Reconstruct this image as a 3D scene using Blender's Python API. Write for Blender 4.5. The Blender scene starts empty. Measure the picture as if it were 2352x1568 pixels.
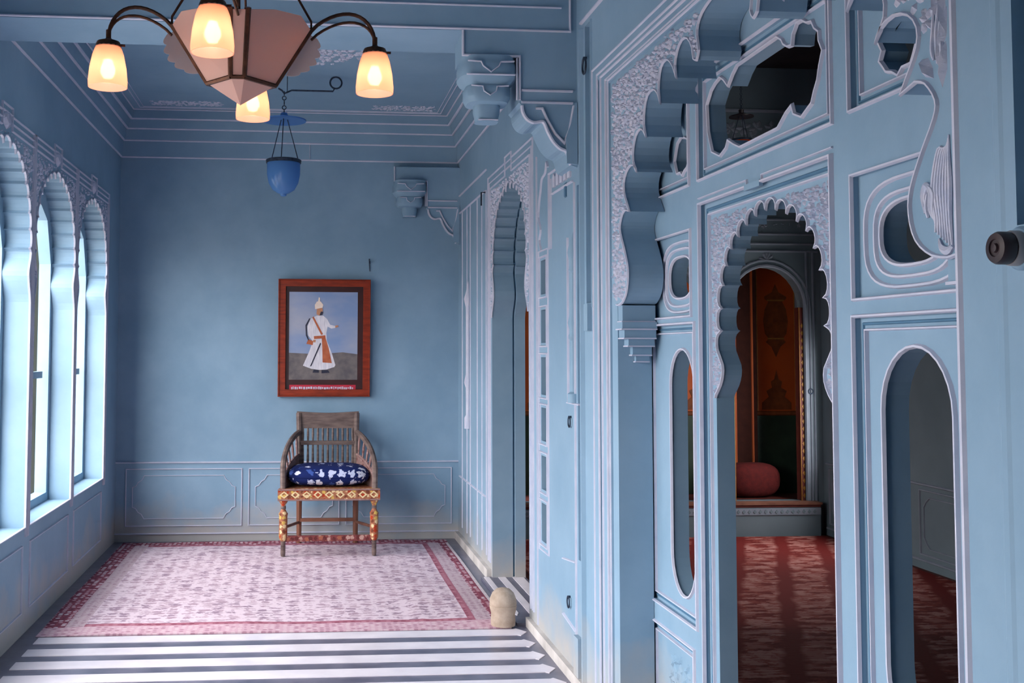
import bpy, bmesh, math, random
from mathutils import Vector, Matrix
from mathutils.geometry import tessellate_polygon
random.seed(7)
PI = math.pi
S = bpy.context.scene
COL = S.collection

# ------------------------------------------------------------------ camera
cam_d = bpy.data.cameras.new('camera')
cam = bpy.data.objects.new('camera', cam_d)
COL.objects.link(cam)
cam.location = (0, 0, 1.47)
YAW, PITCH, ROLL = math.radians(4.8865), math.radians(3.1439), math.radians(0.2062)
cam.rotation_mode = 'QUATERNION'
cam.rotation_quaternion = (Matrix.Rotation(-YAW, 3, 'Z') @ Matrix.Rotation(PI/2 + PITCH, 3, 'X')
                           @ Matrix.Rotation(ROLL, 3, 'Z')).to_quaternion()
cam_d.sensor_fit = 'HORIZONTAL'
cam_d.sensor_width = 36
cam_d.lens = 36*2472.35/2352
cam_d.shift_x = (1176 - 911.19)/2352
cam_d.shift_y = (670.46 - 784)/2352
cam_d.clip_start = 0.05
S.camera = cam

# ------------------------------------------------------------------ light
world = bpy.data.worlds.new('overcast_sky')
S.world = world
world.use_nodes = True
bg = world.node_tree.nodes['Background']
bg.inputs[0].default_value = (1.0, 0.985, 1.0, 1)
bg.inputs[1].default_value = 13.2

def portal(name, loc, rot, sx, sy):
    d = bpy.data.lights.new(name, 'AREA')
    d.shape = 'RECTANGLE'; d.size = sx; d.size_y = sy
    d.cycles.is_portal = True
    o = bpy.data.objects.new(name, d); COL.objects.link(o)
    o.location = loc; o.rotation_euler = rot
    return o
# the daylight openings: arches and bays of the left wall, unseen openings added to brighten the chamber
for i, yc in enumerate((5.28, 6.36, 7.44)):
    portal('daylight_arch', (-1.62, yc, 1.5), (0, -PI/2, 0), 2.1, 1.02)
for yc, w_ in ((1.7, 1.0), (3.55, 1.8)):
    portal('daylight_bay', (-1.62, yc, 1.2), (0, -PI/2, 0), 2.2, w_)
portal('added_chamber_opening', (4.33, 5.8, 3.42), (0, PI/2, 0), .45, 1.2)
portal('added_chamber_opening', (4.33, 7.85, 1.02), (0, PI/2, 0), .85, .9)

S.view_settings.view_transform = 'Standard'
S.view_settings.look = 'None'
S.view_settings.gamma = 1
S.view_settings.use_curve_mapping = False
S.view_settings.exposure = 0.0

# ------------------------------------------------------------------ materials
def srgb(r, g, b):
    f = lambda c: (c/255/12.92 if c/255 <= 0.04045 else ((c/255 + 0.055)/1.055)**2.4)
    return (f(r), f(g), f(b), 1)

def new_mat(name):
    m = bpy.data.materials.new(name); m.use_nodes = True
    return m, m.node_tree.nodes, m.node_tree.links, m.node_tree.nodes['Principled BSDF']

def mat(name, c1, c2=None, scale=4.0, rough=0.6, bump=0.0, metal=0.0, detail=6, stretch=None, spec=0.3, bscale=None):
    m, N, L, P = new_mat(name)
    P.inputs['Roughness'].default_value = rough
    P.inputs['Metallic'].default_value = metal
    P.inputs['Specular IOR Level'].default_value = spec
    if c2 is None:
        P.inputs['Base Color'].default_value = c1
    tc = N.new('ShaderNodeTexCoord'); vec = tc.outputs['Object']
    if stretch:
        mp = N.new('ShaderNodeMapping'); mp.inputs['Scale'].default_value = stretch
        L.new(vec, mp.inputs[0]); vec = mp.outputs[0]
    if c2 is not None:
        t = N.new('ShaderNodeTexNoise'); t.inputs['Scale'].default_value = scale; t.inputs['Detail'].default_value = detail
        L.new(vec, t.inputs['Vector'])
        r = N.new('ShaderNodeValToRGB')
        r.color_ramp.elements[0].position = 0.33; r.color_ramp.elements[1].position = 0.67
        r.color_ramp.elements[0].color = c1; r.color_ramp.elements[1].color = c2
        L.new(t.outputs[0], r.inputs[0]); L.new(r.outputs[0], P.inputs['Base Color'])
    if bump:
        b = N.new('ShaderNodeTexNoise'); b.inputs['Scale'].default_value = bscale or scale*6; b.inputs['Detail'].default_value = 4
        L.new(vec, b.inputs['Vector'])
        bp = N.new('ShaderNodeBump'); bp.inputs['Strength'].default_value = bump; bp.inputs['Distance'].default_value = 0.01
        L.new(b.outputs[0], bp.inputs['Height']); L.new(bp.outputs[0], P.inputs['Normal'])
    return m

def wall_paint(name, c1, c2, grime=True):
    """limewash: mottled blue, with scuffed dirt along the bottom of the wall"""
    m, N, L, P = new_mat(name)
    P.inputs['Roughness'].default_value = 0.62; P.inputs['Specular IOR Level'].default_value = 0.3
    tc = N.new('ShaderNodeTexCoord')
    t = N.new('ShaderNodeTexNoise'); t.inputs['Scale'].default_value = 2.2; t.inputs['Detail'].default_value = 8; t.inputs['Roughness'].default_value = 0.6
    L.new(tc.outputs['Object'], t.inputs['Vector'])
    r = N.new('ShaderNodeValToRGB')
    r.color_ramp.elements[0].position = 0.35; r.color_ramp.elements[1].position = 0.66
    r.color_ramp.elements[0].color = c1; r.color_ramp.elements[1].color = c2
    L.new(t.outputs[0], r.inputs[0])
    col = r.outputs[0]
    if grime:
        sx = N.new('ShaderNodeSeparateXYZ'); L.new(tc.outputs['Object'], sx.inputs[0])
        n2 = N.new('ShaderNodeTexNoise'); n2.inputs['Scale'].default_value = 5; n2.inputs['Detail'].default_value = 6
        L.new(tc.outputs['Object'], n2.inputs['Vector'])
        ma = N.new('ShaderNodeMath'); ma.operation = 'MULTIPLY_ADD'; ma.inputs[1].default_value = -0.5
        L.new(n2.outputs[0], ma.inputs[0]); L.new(sx.outputs[2], ma.inputs[2])
        mr = N.new('ShaderNodeMapRange'); mr.inputs[1].default_value = -0.22; mr.inputs[2].default_value = 0.06
        mr.inputs[3].default_value = 0.8; mr.inputs[4].default_value = 0.0
        L.new(ma.outputs[0], mr.inputs[0])
        mx = N.new('ShaderNodeMixRGB'); mx.inputs[2].default_value = srgb(176, 168, 160)
        L.new(mr.outputs[0], mx.inputs[0]); L.new(col, mx.inputs[1]); col = mx.outputs[0]
    L.new(col, P.inputs['Base Color'])
    b = N.new('ShaderNodeTexNoise'); b.inputs['Scale'].default_value = 9; b.inputs['Detail'].default_value = 5
    L.new(tc.outputs['Object'], b.inputs['Vector'])
    bp = N.new('ShaderNodeBump'); bp.inputs['Strength'].default_value = 0.12; bp.inputs['Distance'].default_value = 0.02
    L.new(b.outputs[0], bp.inputs['Height']); L.new(bp.outputs[0], P.inputs['Normal'])
    return m

M = {}
M['blue'] = wall_paint('blue_limewash', srgb(122, 153, 176), srgb(135, 164, 186))
M['ceil'] = wall_paint('ceiling_limewash', srgb(122, 153, 177), srgb(132, 162, 184), grime=False)
M['trim'] = mat('pale_lilac_trim', srgb(184, 189, 208), srgb(198, 199, 214), 14, 0.55, 0.1)
M['groove'] = mat('dark_blue_groove', srgb(74, 112, 140), srgb(84, 124, 152), 8, 0.7)
M['carve'] = mat('carved_plaster', srgb(172, 180, 202), srgb(196, 197, 212), 30, 0.6, 0.2)
M['marble_w'] = mat('white_marble', srgb(214, 206, 214), srgb(232, 224, 230), 6, 0.3, 0.02, spec=0.5)
M['marble_d'] = mat('grey_slate', srgb(84, 84, 102), srgb(112, 110, 126), 7, 0.32, 0.05, spec=0.5)
M['bronze'] = mat('dark_bronze', srgb(58, 40, 34), srgb(92, 62, 48), 30, 0.45, 0.15, metal=0.7)
M['iron'] = mat('dark_iron', srgb(34, 44, 60), srgb(58, 70, 88), 40, 0.5, 0.1, metal=0.5)
M['frame_wood'] = mat('red_brown_wood', srgb(112, 38, 22), srgb(146, 52, 28), 10, 0.35, 0.05, stretch=(1, 1, 6))
M['mat_brown'] = mat('dark_brown_mount', srgb(48, 24, 24), srgb(64, 32, 30), 8, 0.3, spec=0.5)
M['old_wood'] = mat('grey_brown_old_wood', srgb(84, 70, 68), srgb(122, 104, 98), 9, 0.6, 0.15, stretch=(1, 1, 5))
M['leg_wood'] = mat('worn_brown_wood', srgb(104, 66, 52), srgb(132, 88, 70), 9, 0.6, 0.1, stretch=(1, 1, 0.3))
M['stone'] = mat('beige_stone', srgb(156, 138, 122), srgb(184, 166, 150), 18, 0.8, 0.3)
M['bake'] = mat('dark_brown_bakelite', srgb(38, 26, 30), srgb(52, 36, 40), 20, 0.4, spec=0.5)
M['collar'] = mat('grey_beige_collar', srgb(140, 140, 142), srgb(160, 156, 156), 20, 0.5)
M['blue_glass'] = None
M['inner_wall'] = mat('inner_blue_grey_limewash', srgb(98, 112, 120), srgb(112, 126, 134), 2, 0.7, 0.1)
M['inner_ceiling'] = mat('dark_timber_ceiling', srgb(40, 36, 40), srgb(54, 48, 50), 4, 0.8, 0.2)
M['inner_line'] = mat('grey_lilac_line', srgb(122, 130, 142), srgb(134, 140, 152), 12, 0.6)
M['orange'] = mat('burnt_orange_paint', srgb(172, 74, 26), srgb(186, 86, 32), 3, 0.6, 0.05)
M['orna'] = mat('brown_painted_ornament', srgb(104, 54, 26), srgb(126, 66, 30), 20, 0.7)
M['gold'] = mat('ochre_gold_paint', srgb(140, 92, 38), srgb(164, 114, 52), 24, 0.5)
M['maroon'] = mat('maroon_paint', srgb(84, 38, 32), srgb(102, 46, 38), 16, 0.6)
M['dark_paint'] = mat('dark_brown_paint', srgb(52, 28, 24), srgb(64, 34, 28), 14, 0.85, spec=0.1)
M['greendado'] = mat('dark_green_paint', srgb(34, 48, 38), srgb(46, 62, 48), 6, 0.5)
M['red_cloth'] = mat('red_cloth', srgb(74, 16, 16), srgb(90, 22, 20), 30, 0.9, 0.2)
M['red_glass'] = mat('orange_red_glass', srgb(210, 70, 24), srgb(226, 88, 30), 6, 0.2, spec=0.6)
M['dirt_plinth'] = mat('stained_cream_plinth', srgb(170, 164, 160), srgb(206, 200, 196), 5, 0.8, 0.2)
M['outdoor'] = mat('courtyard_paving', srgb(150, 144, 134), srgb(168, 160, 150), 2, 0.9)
M['outwall'] = mat('painted_shade_court_wall', srgb(24, 30, 28), srgb(40, 44, 40), 1.2, 0.9)  # outdoor shade put into the near-black base colour

def mat_translucent(name, col, mix_tr, rough=0.5, transp=0.0, tcol=None):
    m, N, L, P = new_mat(name)
    out = N['Material Output']
    P.inputs['Base Color'].default_value = col
    P.inputs['Roughness'].default_value = rough
    tl = N.new('ShaderNodeBsdfTranslucent'); tl.inputs[0].default_value = tcol or col
    a = N.new('ShaderNodeMixShader'); a.inputs[0].default_value = mix_tr
    L.new(P.outputs[0], a.inputs[1]); L.new(tl.outputs[0], a.inputs[2])
    last = a.outputs[0]
    if transp:
        tr = N.new('ShaderNodeBsdfTransparent'); tr.inputs[0].default_value = tcol or col
        b = N.new('ShaderNodeMixShader'); b.inputs[0].default_value = transp
        L.new(last, b.inputs[1]); L.new(tr.outputs[0], b.inputs[2]); last = b.outputs[0]
    L.new(last, out.inputs[0])
    return m
M['shade'] = mat_translucent('frosted_peach_glass', srgb(228, 190, 178), 0.6, 0.35, 0.0, srgb(255, 206, 184))
# the lamp shades scatter the bulb behind them forwards, so a soft bright spot shows
_N, _L = M['shade'].node_tree.nodes, M['shade'].node_tree.links
_out = _N['Material Output']; _from = _out.inputs[0].links[0].from_socket
_rf = _N.new('ShaderNodeBsdfRefraction'); _rf.inputs['Roughness'].default_value = .62; _rf.inputs['IOR'].default_value = 1.06; _rf.inputs['Color'].default_value = srgb(255, 226, 206)
_mx = _N.new('ShaderNodeMixShader'); _mx.inputs[0].default_value = .34
_L.new(_from, _mx.inputs[1]); _L.new(_rf.outputs[0], _mx.inputs[2]); _L.new(_mx.outputs[0], _out.inputs[0])
M['pane'] = mat_translucent('frosted_pink_glass', srgb(226, 194, 184), 0.5, 0.35, 0.10, srgb(238, 204, 192))
M['frill'] = mat_translucent('frosted_grey_glass', srgb(188, 180, 182), 0.5, 0.3, 0.22, srgb(210, 205, 205))
M['blue_glass'] = mat_translucent('cobalt_glass', srgb(100, 152, 206), 0.45, 0.15, 0.06, srgb(110, 164, 228))
M['clear'] = mat_translucent('old_window_glass', srgb(58, 70, 78), 0.0, 0.2, 0.45, srgb(150, 165, 175))

def mat_emit(name, col, strength):
    m, N, L, P = new_mat(name)
    P.inputs['Base Color'].default_value = col
    P.inputs['Emission Color'].default_value = col
    P.inputs['Emission Strength'].default_value = strength
    return m
M['bulb'] = mat_emit('warm_bulb', (1.0, 0.80, 0.60, 1), 20)

def mat_pattern(name, base, cols, scale, rough=0.9, thresh=0.28, vec_scale=(1, 1, 1), noise=0.0, bump=0.2, smooth=0.05):
    """small repeating motifs: voronoi cells, a motif of another colour at each cell centre"""
    m, N, L, P = new_mat(name)
    P.inputs['Roughness'].default_value = rough; P.inputs['Specular IOR Level'].default_value = 0.15
    tc = N.new('ShaderNodeTexCoord'); mp = N.new('ShaderNodeMapping'); mp.inputs['Scale'].default_value = vec_scale
    L.new(tc.outputs['Object'], mp.inputs[0])
    vec = mp.outputs[0]
    if noise:
        nz = N.new('ShaderNodeTexNoise'); nz.inputs['Scale'].default_value = scale*2.5; nz.inputs['Detail'].default_value = 3
        L.new(vec, nz.inputs['Vector'])
        vm = N.new('ShaderNodeVectorMath'); vm.operation = 'MULTIPLY_ADD'
        vm.inputs[1].default_value = (noise, noise, noise)
        L.new(nz.outputs[1], vm.inputs[0]); L.new(vec, vm.inputs[2]); vec = vm.outputs[0]
    v = N.new('ShaderNodeTexVoronoi'); v.inputs['Scale'].default_value = scale; v.inputs['Randomness'].default_value = 0.35
    L.new(vec, v.inputs['Vector'])
    r = N.new('ShaderNodeValToRGB'); r.color_ramp.elements[0].position = thresh; r.color_ramp.elements[1].position = thresh + smooth
    r.color_ramp.elements[0].color = (0, 0, 0, 1); r.color_ramp.elements[1].color = (1, 1, 1, 1)
    L.new(v.outputs['Distance'], r.inputs[0])
    rc = N.new('ShaderNodeValToRGB'); rc.color_ramp.interpolation = 'CONSTANT'
    el = rc.color_ramp.elements
    el[0].color = cols[0]; el[1].color = cols[-1]; el[1].position = 1 - 1/len(cols)
    for i, c in enumerate(cols[1:-1]):
        e = el.new((i + 1)/len(cols)); e.color = c
    sx = N.new('ShaderNodeSeparateColor'); L.new(v.outputs['Color'], sx.inputs[0]); L.new(sx.outputs[0], rc.inputs[0])
    mx = N.new('ShaderNodeMixRGB'); L.new(r.outputs[0], mx.inputs[0]); L.new(rc.outputs[0], mx.inputs[1]); mx.inputs[2].default_value = base
    L.new(mx.outputs[0], P.inputs['Base Color'])
    if bump:
        b = N.new('ShaderNodeBump'); b.inputs['Strength'].default_value = bump; b.inputs['Distance'].default_value = 0.004
        L.new(r.outputs[0], b.inputs['Height']); L.new(b.outputs[0], P.inputs['Normal'])
    return m
M['rug_field'] = mat_pattern('faded_rug_field', srgb(212, 192, 202), [srgb(152, 128, 144), srgb(168, 142, 156), srgb(184, 160, 172)], 15, 0.95, 0.42, (.8, 1.25, 1), 0.10, smooth=.10)
M['rug_red'] = mat_pattern('faded_red_rug_stripe', srgb(158, 98, 114), [srgb(136, 76, 94), srgb(176, 120, 134)], 22, 0.95, 0.3)
M['rug_pale'] = mat_pattern('faded_rug_border', srgb(190, 168, 176), [srgb(150, 118, 132), srgb(168, 140, 150)], 26, 0.95, 0.38, (1, 2.2, 1), 0.05)
M['rug_ornate'] = mat_pattern('red_figured_rug_band', srgb(140, 74, 90), [srgb(206, 186, 194), srgb(190, 150, 160), srgb(112, 60, 78)], 30, 0.95, 0.36)
M['rug_pink'] = mat_pattern('pink_rug_band', srgb(196, 160, 172), [srgb(172, 132, 146), srgb(206, 178, 186)], 30, 0.95, 0.34)
M['rug_edge'] = mat('rug_fringe_edge', srgb(206, 196, 200), srgb(186, 172, 178), 40, 0.95)
M['cushion'] = mat_pattern('navy_floral_cotton', srgb(24, 36, 88), [srgb(214, 216, 232), srgb(190, 196, 222), srgb(60, 84, 150)], 13, 0.9, 0.33, (1, 1, 1), 0.09, 0.1)
M['painted'] = mat_pattern('painted_floral_wood', srgb(160, 104, 78), [srgb(168, 60, 34), srgb(206, 172, 92), srgb(112, 62, 44), srgb(222, 196, 150)], 32, 0.5, 0.42, (1, 1, 1), 0.03, 0.1)
M['red_painted'] = mat_pattern('painted_red_wood', srgb(120, 62, 62), [srgb(176, 140, 130), srgb(92, 44, 44), srgb(150, 90, 70)], 30, 0.5, 0.42, (1, 1, 1), 0.03, 0.1)
M['lattice'] = mat_pattern('painted_pink_grey_wood', srgb(142, 112, 108), [srgb(170, 138, 136), srgb(118, 78, 74)], 30, 0.6, 0.3)
M['inner_rug'] = mat_pattern('red_inner_carpet', srgb(140, 62, 54), [srgb(176, 120, 112), srgb(160, 98, 90), srgb(112, 36, 32)], 13, 0.95, 0.52, (.7, 2.0, 1), 0.12, smooth=.12)

# red bands woven along the length of the chamber carpet
_n, _l = M['inner_rug'].node_tree.nodes, M['inner_rug'].node_tree.links
_P = _n['Principled BSDF']; _src = _P.inputs['Base Color'].links[0].from_socket
_w = _n.new('ShaderNodeTexWave'); _w.inputs['Scale'].default_value = 1.05; _w.inputs['Distortion'].default_value = 1.2; _w.inputs['Detail Scale'].default_value = 3
_tc = _n.new('ShaderNodeTexCoord'); _mp = _n.new('ShaderNodeMapping'); _mp.inputs['Rotation'].default_value = (0, 0, math.radians(23.4))
_l.new(_tc.outputs['Object'], _mp.inputs[0]); _l.new(_mp.outputs[0], _w.inputs['Vector'])
_r = _n.new('ShaderNodeValToRGB'); _r.color_ramp.elements[0].position = .62; _r.color_ramp.elements[1].position = .9
_l.new(_w.outputs[0], _r.inputs[0])
_m = _n.new('ShaderNodeMixRGB'); _m.inputs[2].default_value = srgb(112, 32, 28)
_l.new(_r.outputs[0], _m.inputs[0]); _l.new(_src, _m.inputs[1]); _l.new(_m.outputs[0], _P.inputs['Base Color'])

# ------------------------------------------------------------------ mesh helpers
class MB:
    """collects faces; build() links them as one mesh object"""
    def __init__(s): s.v = []; s.f = []; s.m = []
    def add(s, vs, fs, mi=0):
        o = len(s.v); s.v += [tuple(p) for p in vs]
        for f in fs: s.f.append([i + o for i in f]); s.m.append(mi)
        return s
    def box(s, x0, x1, y0, y1, z0, z1, mi=0):
        vs = [(x, y, z) for x in (x0, x1) for y in (y0, y1) for z in (z0, z1)]
        return s.add(vs, [(0, 1, 3, 2), (4, 6, 7, 5), (0, 4, 5, 1), (2, 3, 7, 6), (0, 2, 6, 4), (1, 5, 7, 3)], mi)
    def plate(s, loops, fn, w0, w1, mi=0):
        pts = [p for l in loops for p in l]
        tris = tessellate_polygon([[Vector((a, b, 0)) for a, b in l] for l in loops])
        n = len(pts)
        vs = [fn(a, b, w1) for a, b in pts] + [fn(a, b, w0) for a, b in pts]
        fs = [tuple(t) for t in tris] + [(t[2] + n, t[1] + n, t[0] + n) for t in tris]
        o = 0
        for l in loops:
            k = len(l)
            for i in range(k):
                a, b = o + i, o + (i + 1) % k
                fs.append((a, b, b + n, a + n))
            o += k
        return s.add(vs, fs, mi)
    def bead(s, pts, fn, width, h, closed=False, w0=0.0, top=0.45, mi=0):
        """raised moulding following a line drawn on a surface"""
        P = [Vector(p) for p in pts]; n = len(P); off = []
        for i in range(n):
            a = P[i-1] if (i or closed) else None
            b = P[(i+1) % n] if (i < n-1 or closed) else None
            d1 = (P[i]-a).normalized() if a is not None and (P[i]-a).length > 1e-7 else None
            d2 = (b-P[i]).normalized() if b is not None and (b-P[i]).length > 1e-7 else None
            d1 = d1 if d1 is not None else d2; d2 = d2 if d2 is not None else d1
            n1, n2 = Vector((-d1.y, d1.x)), Vector((-d2.y, d2.x))
            m = n1 + n2
            if m.length < 1e-4: m = n1
            m.normalize()
            off.append(m*min(1/max(m.dot(n1), 0.3), 1.8))
        vs = []
        for p, o in zip(P, off):
            for side, w in ((-.5, w0), (-.5*top, w0 + h), (.5*top, w0 + h), (.5, w0)):
                q = p + o*(side*width); vs.append(fn(q.x, q.y, w))
        fs = []
        for i in range(n if closed else n-1):
            j = (i+1) % n
            for k in range(3): fs.append((4*i+k, 4*i+k+1, 4*j+k+1, 4*j+k))
            fs.append((4*i+3, 4*i, 4*j, 4*j+3))
        if not closed: fs += [(0, 1, 2, 3), (4*n-1, 4*n-2, 4*n-3, 4*n-4)]
        return s.add(vs, fs, mi)
    def tube(s, pts, r, n=8, mi=0, cap=True):
        P = [Vector(p) for p in pts]; R = r if isinstance(r, (list, tuple)) else [r]*len(P)
        vs, up = [], None
        for i, p in enumerate(P):
            d = (P[min(i+1, len(P)-1)] - P[max(i-1, 0)]).normalized()
            if up is None: up = Vector((0, 0, 1)) if abs(d.z) < .9 else Vector((1, 0, 0))
            x = d.cross(up).normalized(); y = x.cross(d).normalized(); up = y
            for k in range(n):
                t = 2*PI*k/n; vs.append(p + R[i]*(x*math.cos(t) + y*math.sin(t)))
        fs = [(i*n+k, i*n+(k+1) % n, (i+1)*n+(k+1) % n, (i+1)*n+k) for i in range(len(P)-1) for k in range(n)]
        if cap: fs += [tuple(range(n))[::-1], tuple((len(P)-1)*n + k for k in range(n))]
        return s.add(vs, fs, mi)
    def lathe(s, prof, c=(0, 0, 0), n=20, mi=0, axis='Z', sx=1, sy=1, power=None, rot=0, cap=True):
        vs = []
        for r, z in prof:
            for k in range(n):
                t = 2*PI*k/n + rot; a, b = math.cos(t), math.sin(t)
                if power:
                    a = math.copysign(abs(a)**power, a); b = math.copysign(abs(b)**power, b)
                a *= r*sx; b *= r*sy
                q = (a, b, z) if axis == 'Z' else ((z, a, b) if axis == 'X' else (a, z, b))
                vs.append((q[0]+c[0], q[1]+c[1], q[2]+c[2]))
        m = len(prof)
        fs = [(i*n+k, i*n+(k+1) % n, (i+1)*n+(k+1) % n, (i+1)*n+k) for i in range(m-1) for k in range(n)]
        if cap: fs += [tuple(range(n))[::-1], tuple((m-1)*n + k for k in range(n))]
        return s.add(vs, fs, mi)
    def ring(s, c, R, r, fn_axis='Y', n=20, k=8, mi=0):
        pts = []
        vs = []
        for i in range(n):
            t = 2*PI*i/n
            for j in range(k):
                u = 2*PI*j/k; q = R + r*math.cos(u)
                a, b, w = q*math.cos(t), q*math.sin(t), r*math.sin(u)
                p = (a, w, b) if fn_axis == 'Y' else ((w, a, b) if fn_axis == 'X' else (a, b, w))
                vs.append((p[0]+c[0], p[1]+c[1], p[2]+c[2]))
        fs = [(i*k+j, i*k+(j+1) % k, ((i+1) % n)*k+(j+1) % k, ((i+1) % n)*k+j) for i in range(n) for j in range(k)]
        return s.add(vs, fs, mi)
    def build(s, name, mats, parent=None, smooth=False, recalc=True, **kw):
        me = bpy.data.meshes.new(name); me.from_pydata(s.v, [], s.f)
        mats = mats if isinstance(mats, (list, tuple)) else [mats]
        for x in mats: me.materials.append(x)
        if len(mats) > 1: me.polygons.foreach_set('material_index', s.m)
        if recalc:
            bm = bmesh.new(); bm.from_mesh(me); bmesh.ops.recalc_face_normals(bm, faces=bm.faces); bm.to_mesh(me); bm.free()
        if smooth:
            me.polygons.foreach_set('use_smooth', [True]*len(me.polygons))
            if smooth != 'all':
                try: me.set_sharp_from_angle(angle=math.radians(smooth if smooth is not True else 40))
                except Exception: pass
        me.update()
        o = bpy.data.objects.new(name, me); COL.objects.link(o)
        if parent is not None:
            o.parent = parent; o.matrix_parent_inverse = parent.matrix_world.inverted()
        for k, v in kw.items(): o[k] = v
        return o

def empty(name, loc, label, cat, group=None):
    o = bpy.data.objects.new(name, None); COL.objects.link(o); o.location = loc; o.empty_display_size = .05
    o['label'] = label; o['category'] = cat
    if group: o['group'] = group
    o.matrix_world = Matrix.Translation(loc)
    bpy.context.view_layer.update()
    return o
def tag(o, label, cat, group=None):
    o['label'] = label; o['category'] = cat
    if group: o['group'] = group
    return o
STR = dict(kind='structure')

# surfaces: (u, v, height above the surface) -> world
def right(x0): return lambda u, v, w: (x0 - w, u, v)      # wall looking towards -X, u = Y, v = Z
def left(x0): return lambda u, v, w: (x0 + w, u, v)
def back(y0): return lambda u, v, w: (u, y0 - w, v)       # wall looking towards the camera, u = X
def down(z0): return lambda u, v, w: (u, v, z0 - w)
def up(z0): return lambda u, v, w: (u, v, z0 + w)
def rect(a, b, c, d): return [(a, c), (b, c), (b, d), (a, d)]

def smooth_line(pts, n=4, closed=False):
    P = [Vector(p) for p in pts]; N_ = len(P); out = []
    rng = range(N_ if closed else N_-1)
    for i in rng:
        p0 = P[i-1] if (i or closed) else P[0]
        p1, p2 = P[i], P[(i+1) % N_]
        p3 = P[(i+2) % N_] if (closed or i+2 < N_) else P[-1]
        for k in range(n):
            t = k/n
            q = .5*((2*p1) + (p2-p0)*t + (2*p0-5*p1+4*p2-p3)*t*t + (3*p1-p0-3*p2+p3)*t**3)
            out.append((q.x, q.y))
    if not closed: out.append(tuple(P[-1]))
    return out

def lobes_through(tips, bulge, n=6, outward=None):
    """scalloped line: a round lobe between each pair of neighbouring tips, bulging to the left of travel"""
    out = []
    for a, b in zip(tips[:-1], tips[1:]):
        A, B = Vector(a), Vector(b); d = B-A; nrm = Vector((-d.y, d.x))*bulge
        for k in range(n):
            t = k/n
            s_ = math.sin(PI*t)**.75 if 0 < t < 1 else 0
            q = A + d*(.5 - .5*math.cos(PI*t))*1.0 + nrm*s_
            out.append((q.x, q.y))
    out.append(tuple(tips[-1]))
    return out

def in_poly(x, y, poly):
    c = False; j = len(poly)-1
    for i in range(len(poly)):
        xi, yi = poly[i]; xj, yj = poly[j]
        if (yi > y) != (yj > y) and x < (xj-xi)*(y-yi)/(yj-yi) + xi: c = not c
        j = i
    return c
def edge_dist(x, y, poly):
    best = 9; p = Vector((x, y))
    for i in range(len(poly)):
        a, b = Vector(poly[i-1]), Vector(poly[i]); d = b-a
        t = max(0, min(1, (p-a).dot(d)/max(d.length_squared, 1e-9)))
        best = min(best, (p-a-d*t).length)
    return best

def leaf(mb, fn, x, y, ang, ln, wd, h):
    c, s_ = math.cos(ang), math.sin(ang)
    def T(a, b): return (x + a*c - b*s_, y + a*s_ + b*c)
    bend = .25*wd*random.choice((-1, 1))
    P = [(0, 0), (.35*ln, .5*wd+bend), (.8*ln, .42*wd+bend), (ln, bend*2), (.8*ln, -.42*wd+bend), (.35*ln, -.5*wd+bend)]
    base = [fn(*T(a, b), 0) for a, b in P]
    mid = [fn(*T(.3*ln, bend*.6), h), fn(*T(.75*ln, bend*1.3), h*.8)]
    mb.add(base + mid, [(0, 1, 6), (1, 2, 7, 6), (2, 3, 7), (3, 4, 7), (4, 5, 6, 7), (5, 0, 6), (0, 5, 4, 3, 2, 1)])

def carving(poly, fn, step, h, seed, avoid=0.004, dens=1.0):
    """leaf-and-flower relief filling a region"""
    rnd = random.Random(seed); st = random.getstate(); random.seed(seed)
    mb = MB()
    xs = [p[0] for p in poly]; ys = [p[1] for p in poly]
    y = min(ys); row = 0
    while y < max(ys):
        x = min(xs) + (row % 2)*step/2
        while x < max(xs):
            px, py = x + rnd.uniform(-.18, .18)*step, y + rnd.uniform(-.18, .18)*step
            if in_poly(px, py, poly):
                d = edge_dist(px, py, poly)
                if d > avoid and rnd.random() < dens:
                    R = min(step*.62, d*1.05)
                    k = rnd.choice((3, 4, 5, 5)) if R > step*.3 else 2
                    a0 = rnd.uniform(0, 6.28)
                    for j in range(k):
                        leaf(mb, fn, px, py, a0 + 2*PI*j/k + rnd.uniform(-.25, .25), R*rnd.uniform(.75, 1.0), R*.52, h*rnd.uniform(.7, 1.1))
            x += step
        y += step*.82; row += 1
    random.setstate(st)
    return mb

# ================================================================== ROOM
XR, XL, YB = 1.22, -1.44, 8.50
ZC = 3.34
# ------------------------------------------------------------------ big cusped arch (right wall, plane X = 1.22)
AC = 3.02
half = [(1.10, 1.65), (1.03, 1.66), (.975, 1.695), (.953, 1.75), (.96, 1.80), (1.0, 1.865), (1.045, 1.925), (1.052, 1.96), (1.02, 2.0), (.985, 2.013)]
half = smooth_line(half, 3) + [(.93, 2.0)]
segs = [[(.93, 2.0), (.962, 2.038), (.993, 2.08), (.996, 2.12), (.965, 2.155), (.91, 2.172), (.86, 2.16), (.838, 2.135)],
        [(.838, 2.135), (.875, 2.18), (.872, 2.23), (.84, 2.272), (.79, 2.285), (.75, 2.27), (.722, 2.243)],
        [(.722, 2.243), (.744, 2.29), (.735, 2.35), (.70, 2.39), (.64, 2.395), (.59, 2.37), (.563, 2.328)],
        [(.563, 2.328), (.580, 2.38), (.565, 2.435), (.53, 2.462), (.48, 2.458), (.43, 2.42), (.400, 2.375)],
        [(.400, 2.375), (.412, 2.42), (.39, 2.462), (.345, 2.487), (.29, 2.475), (.252, 2.435), (.24, 2.395), (.215, 2.384)],
        [(.215, 2.384), (.196, 2.41), (.21, 2.46), (.20, 2.495), (.165, 2.52), (.10, 2.537), (0.0, 2.55)]]
for sg in segs: half += smooth_line(sg, 2)[1:]
far_half = [(AC + d, z) for d, z in half]
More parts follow.
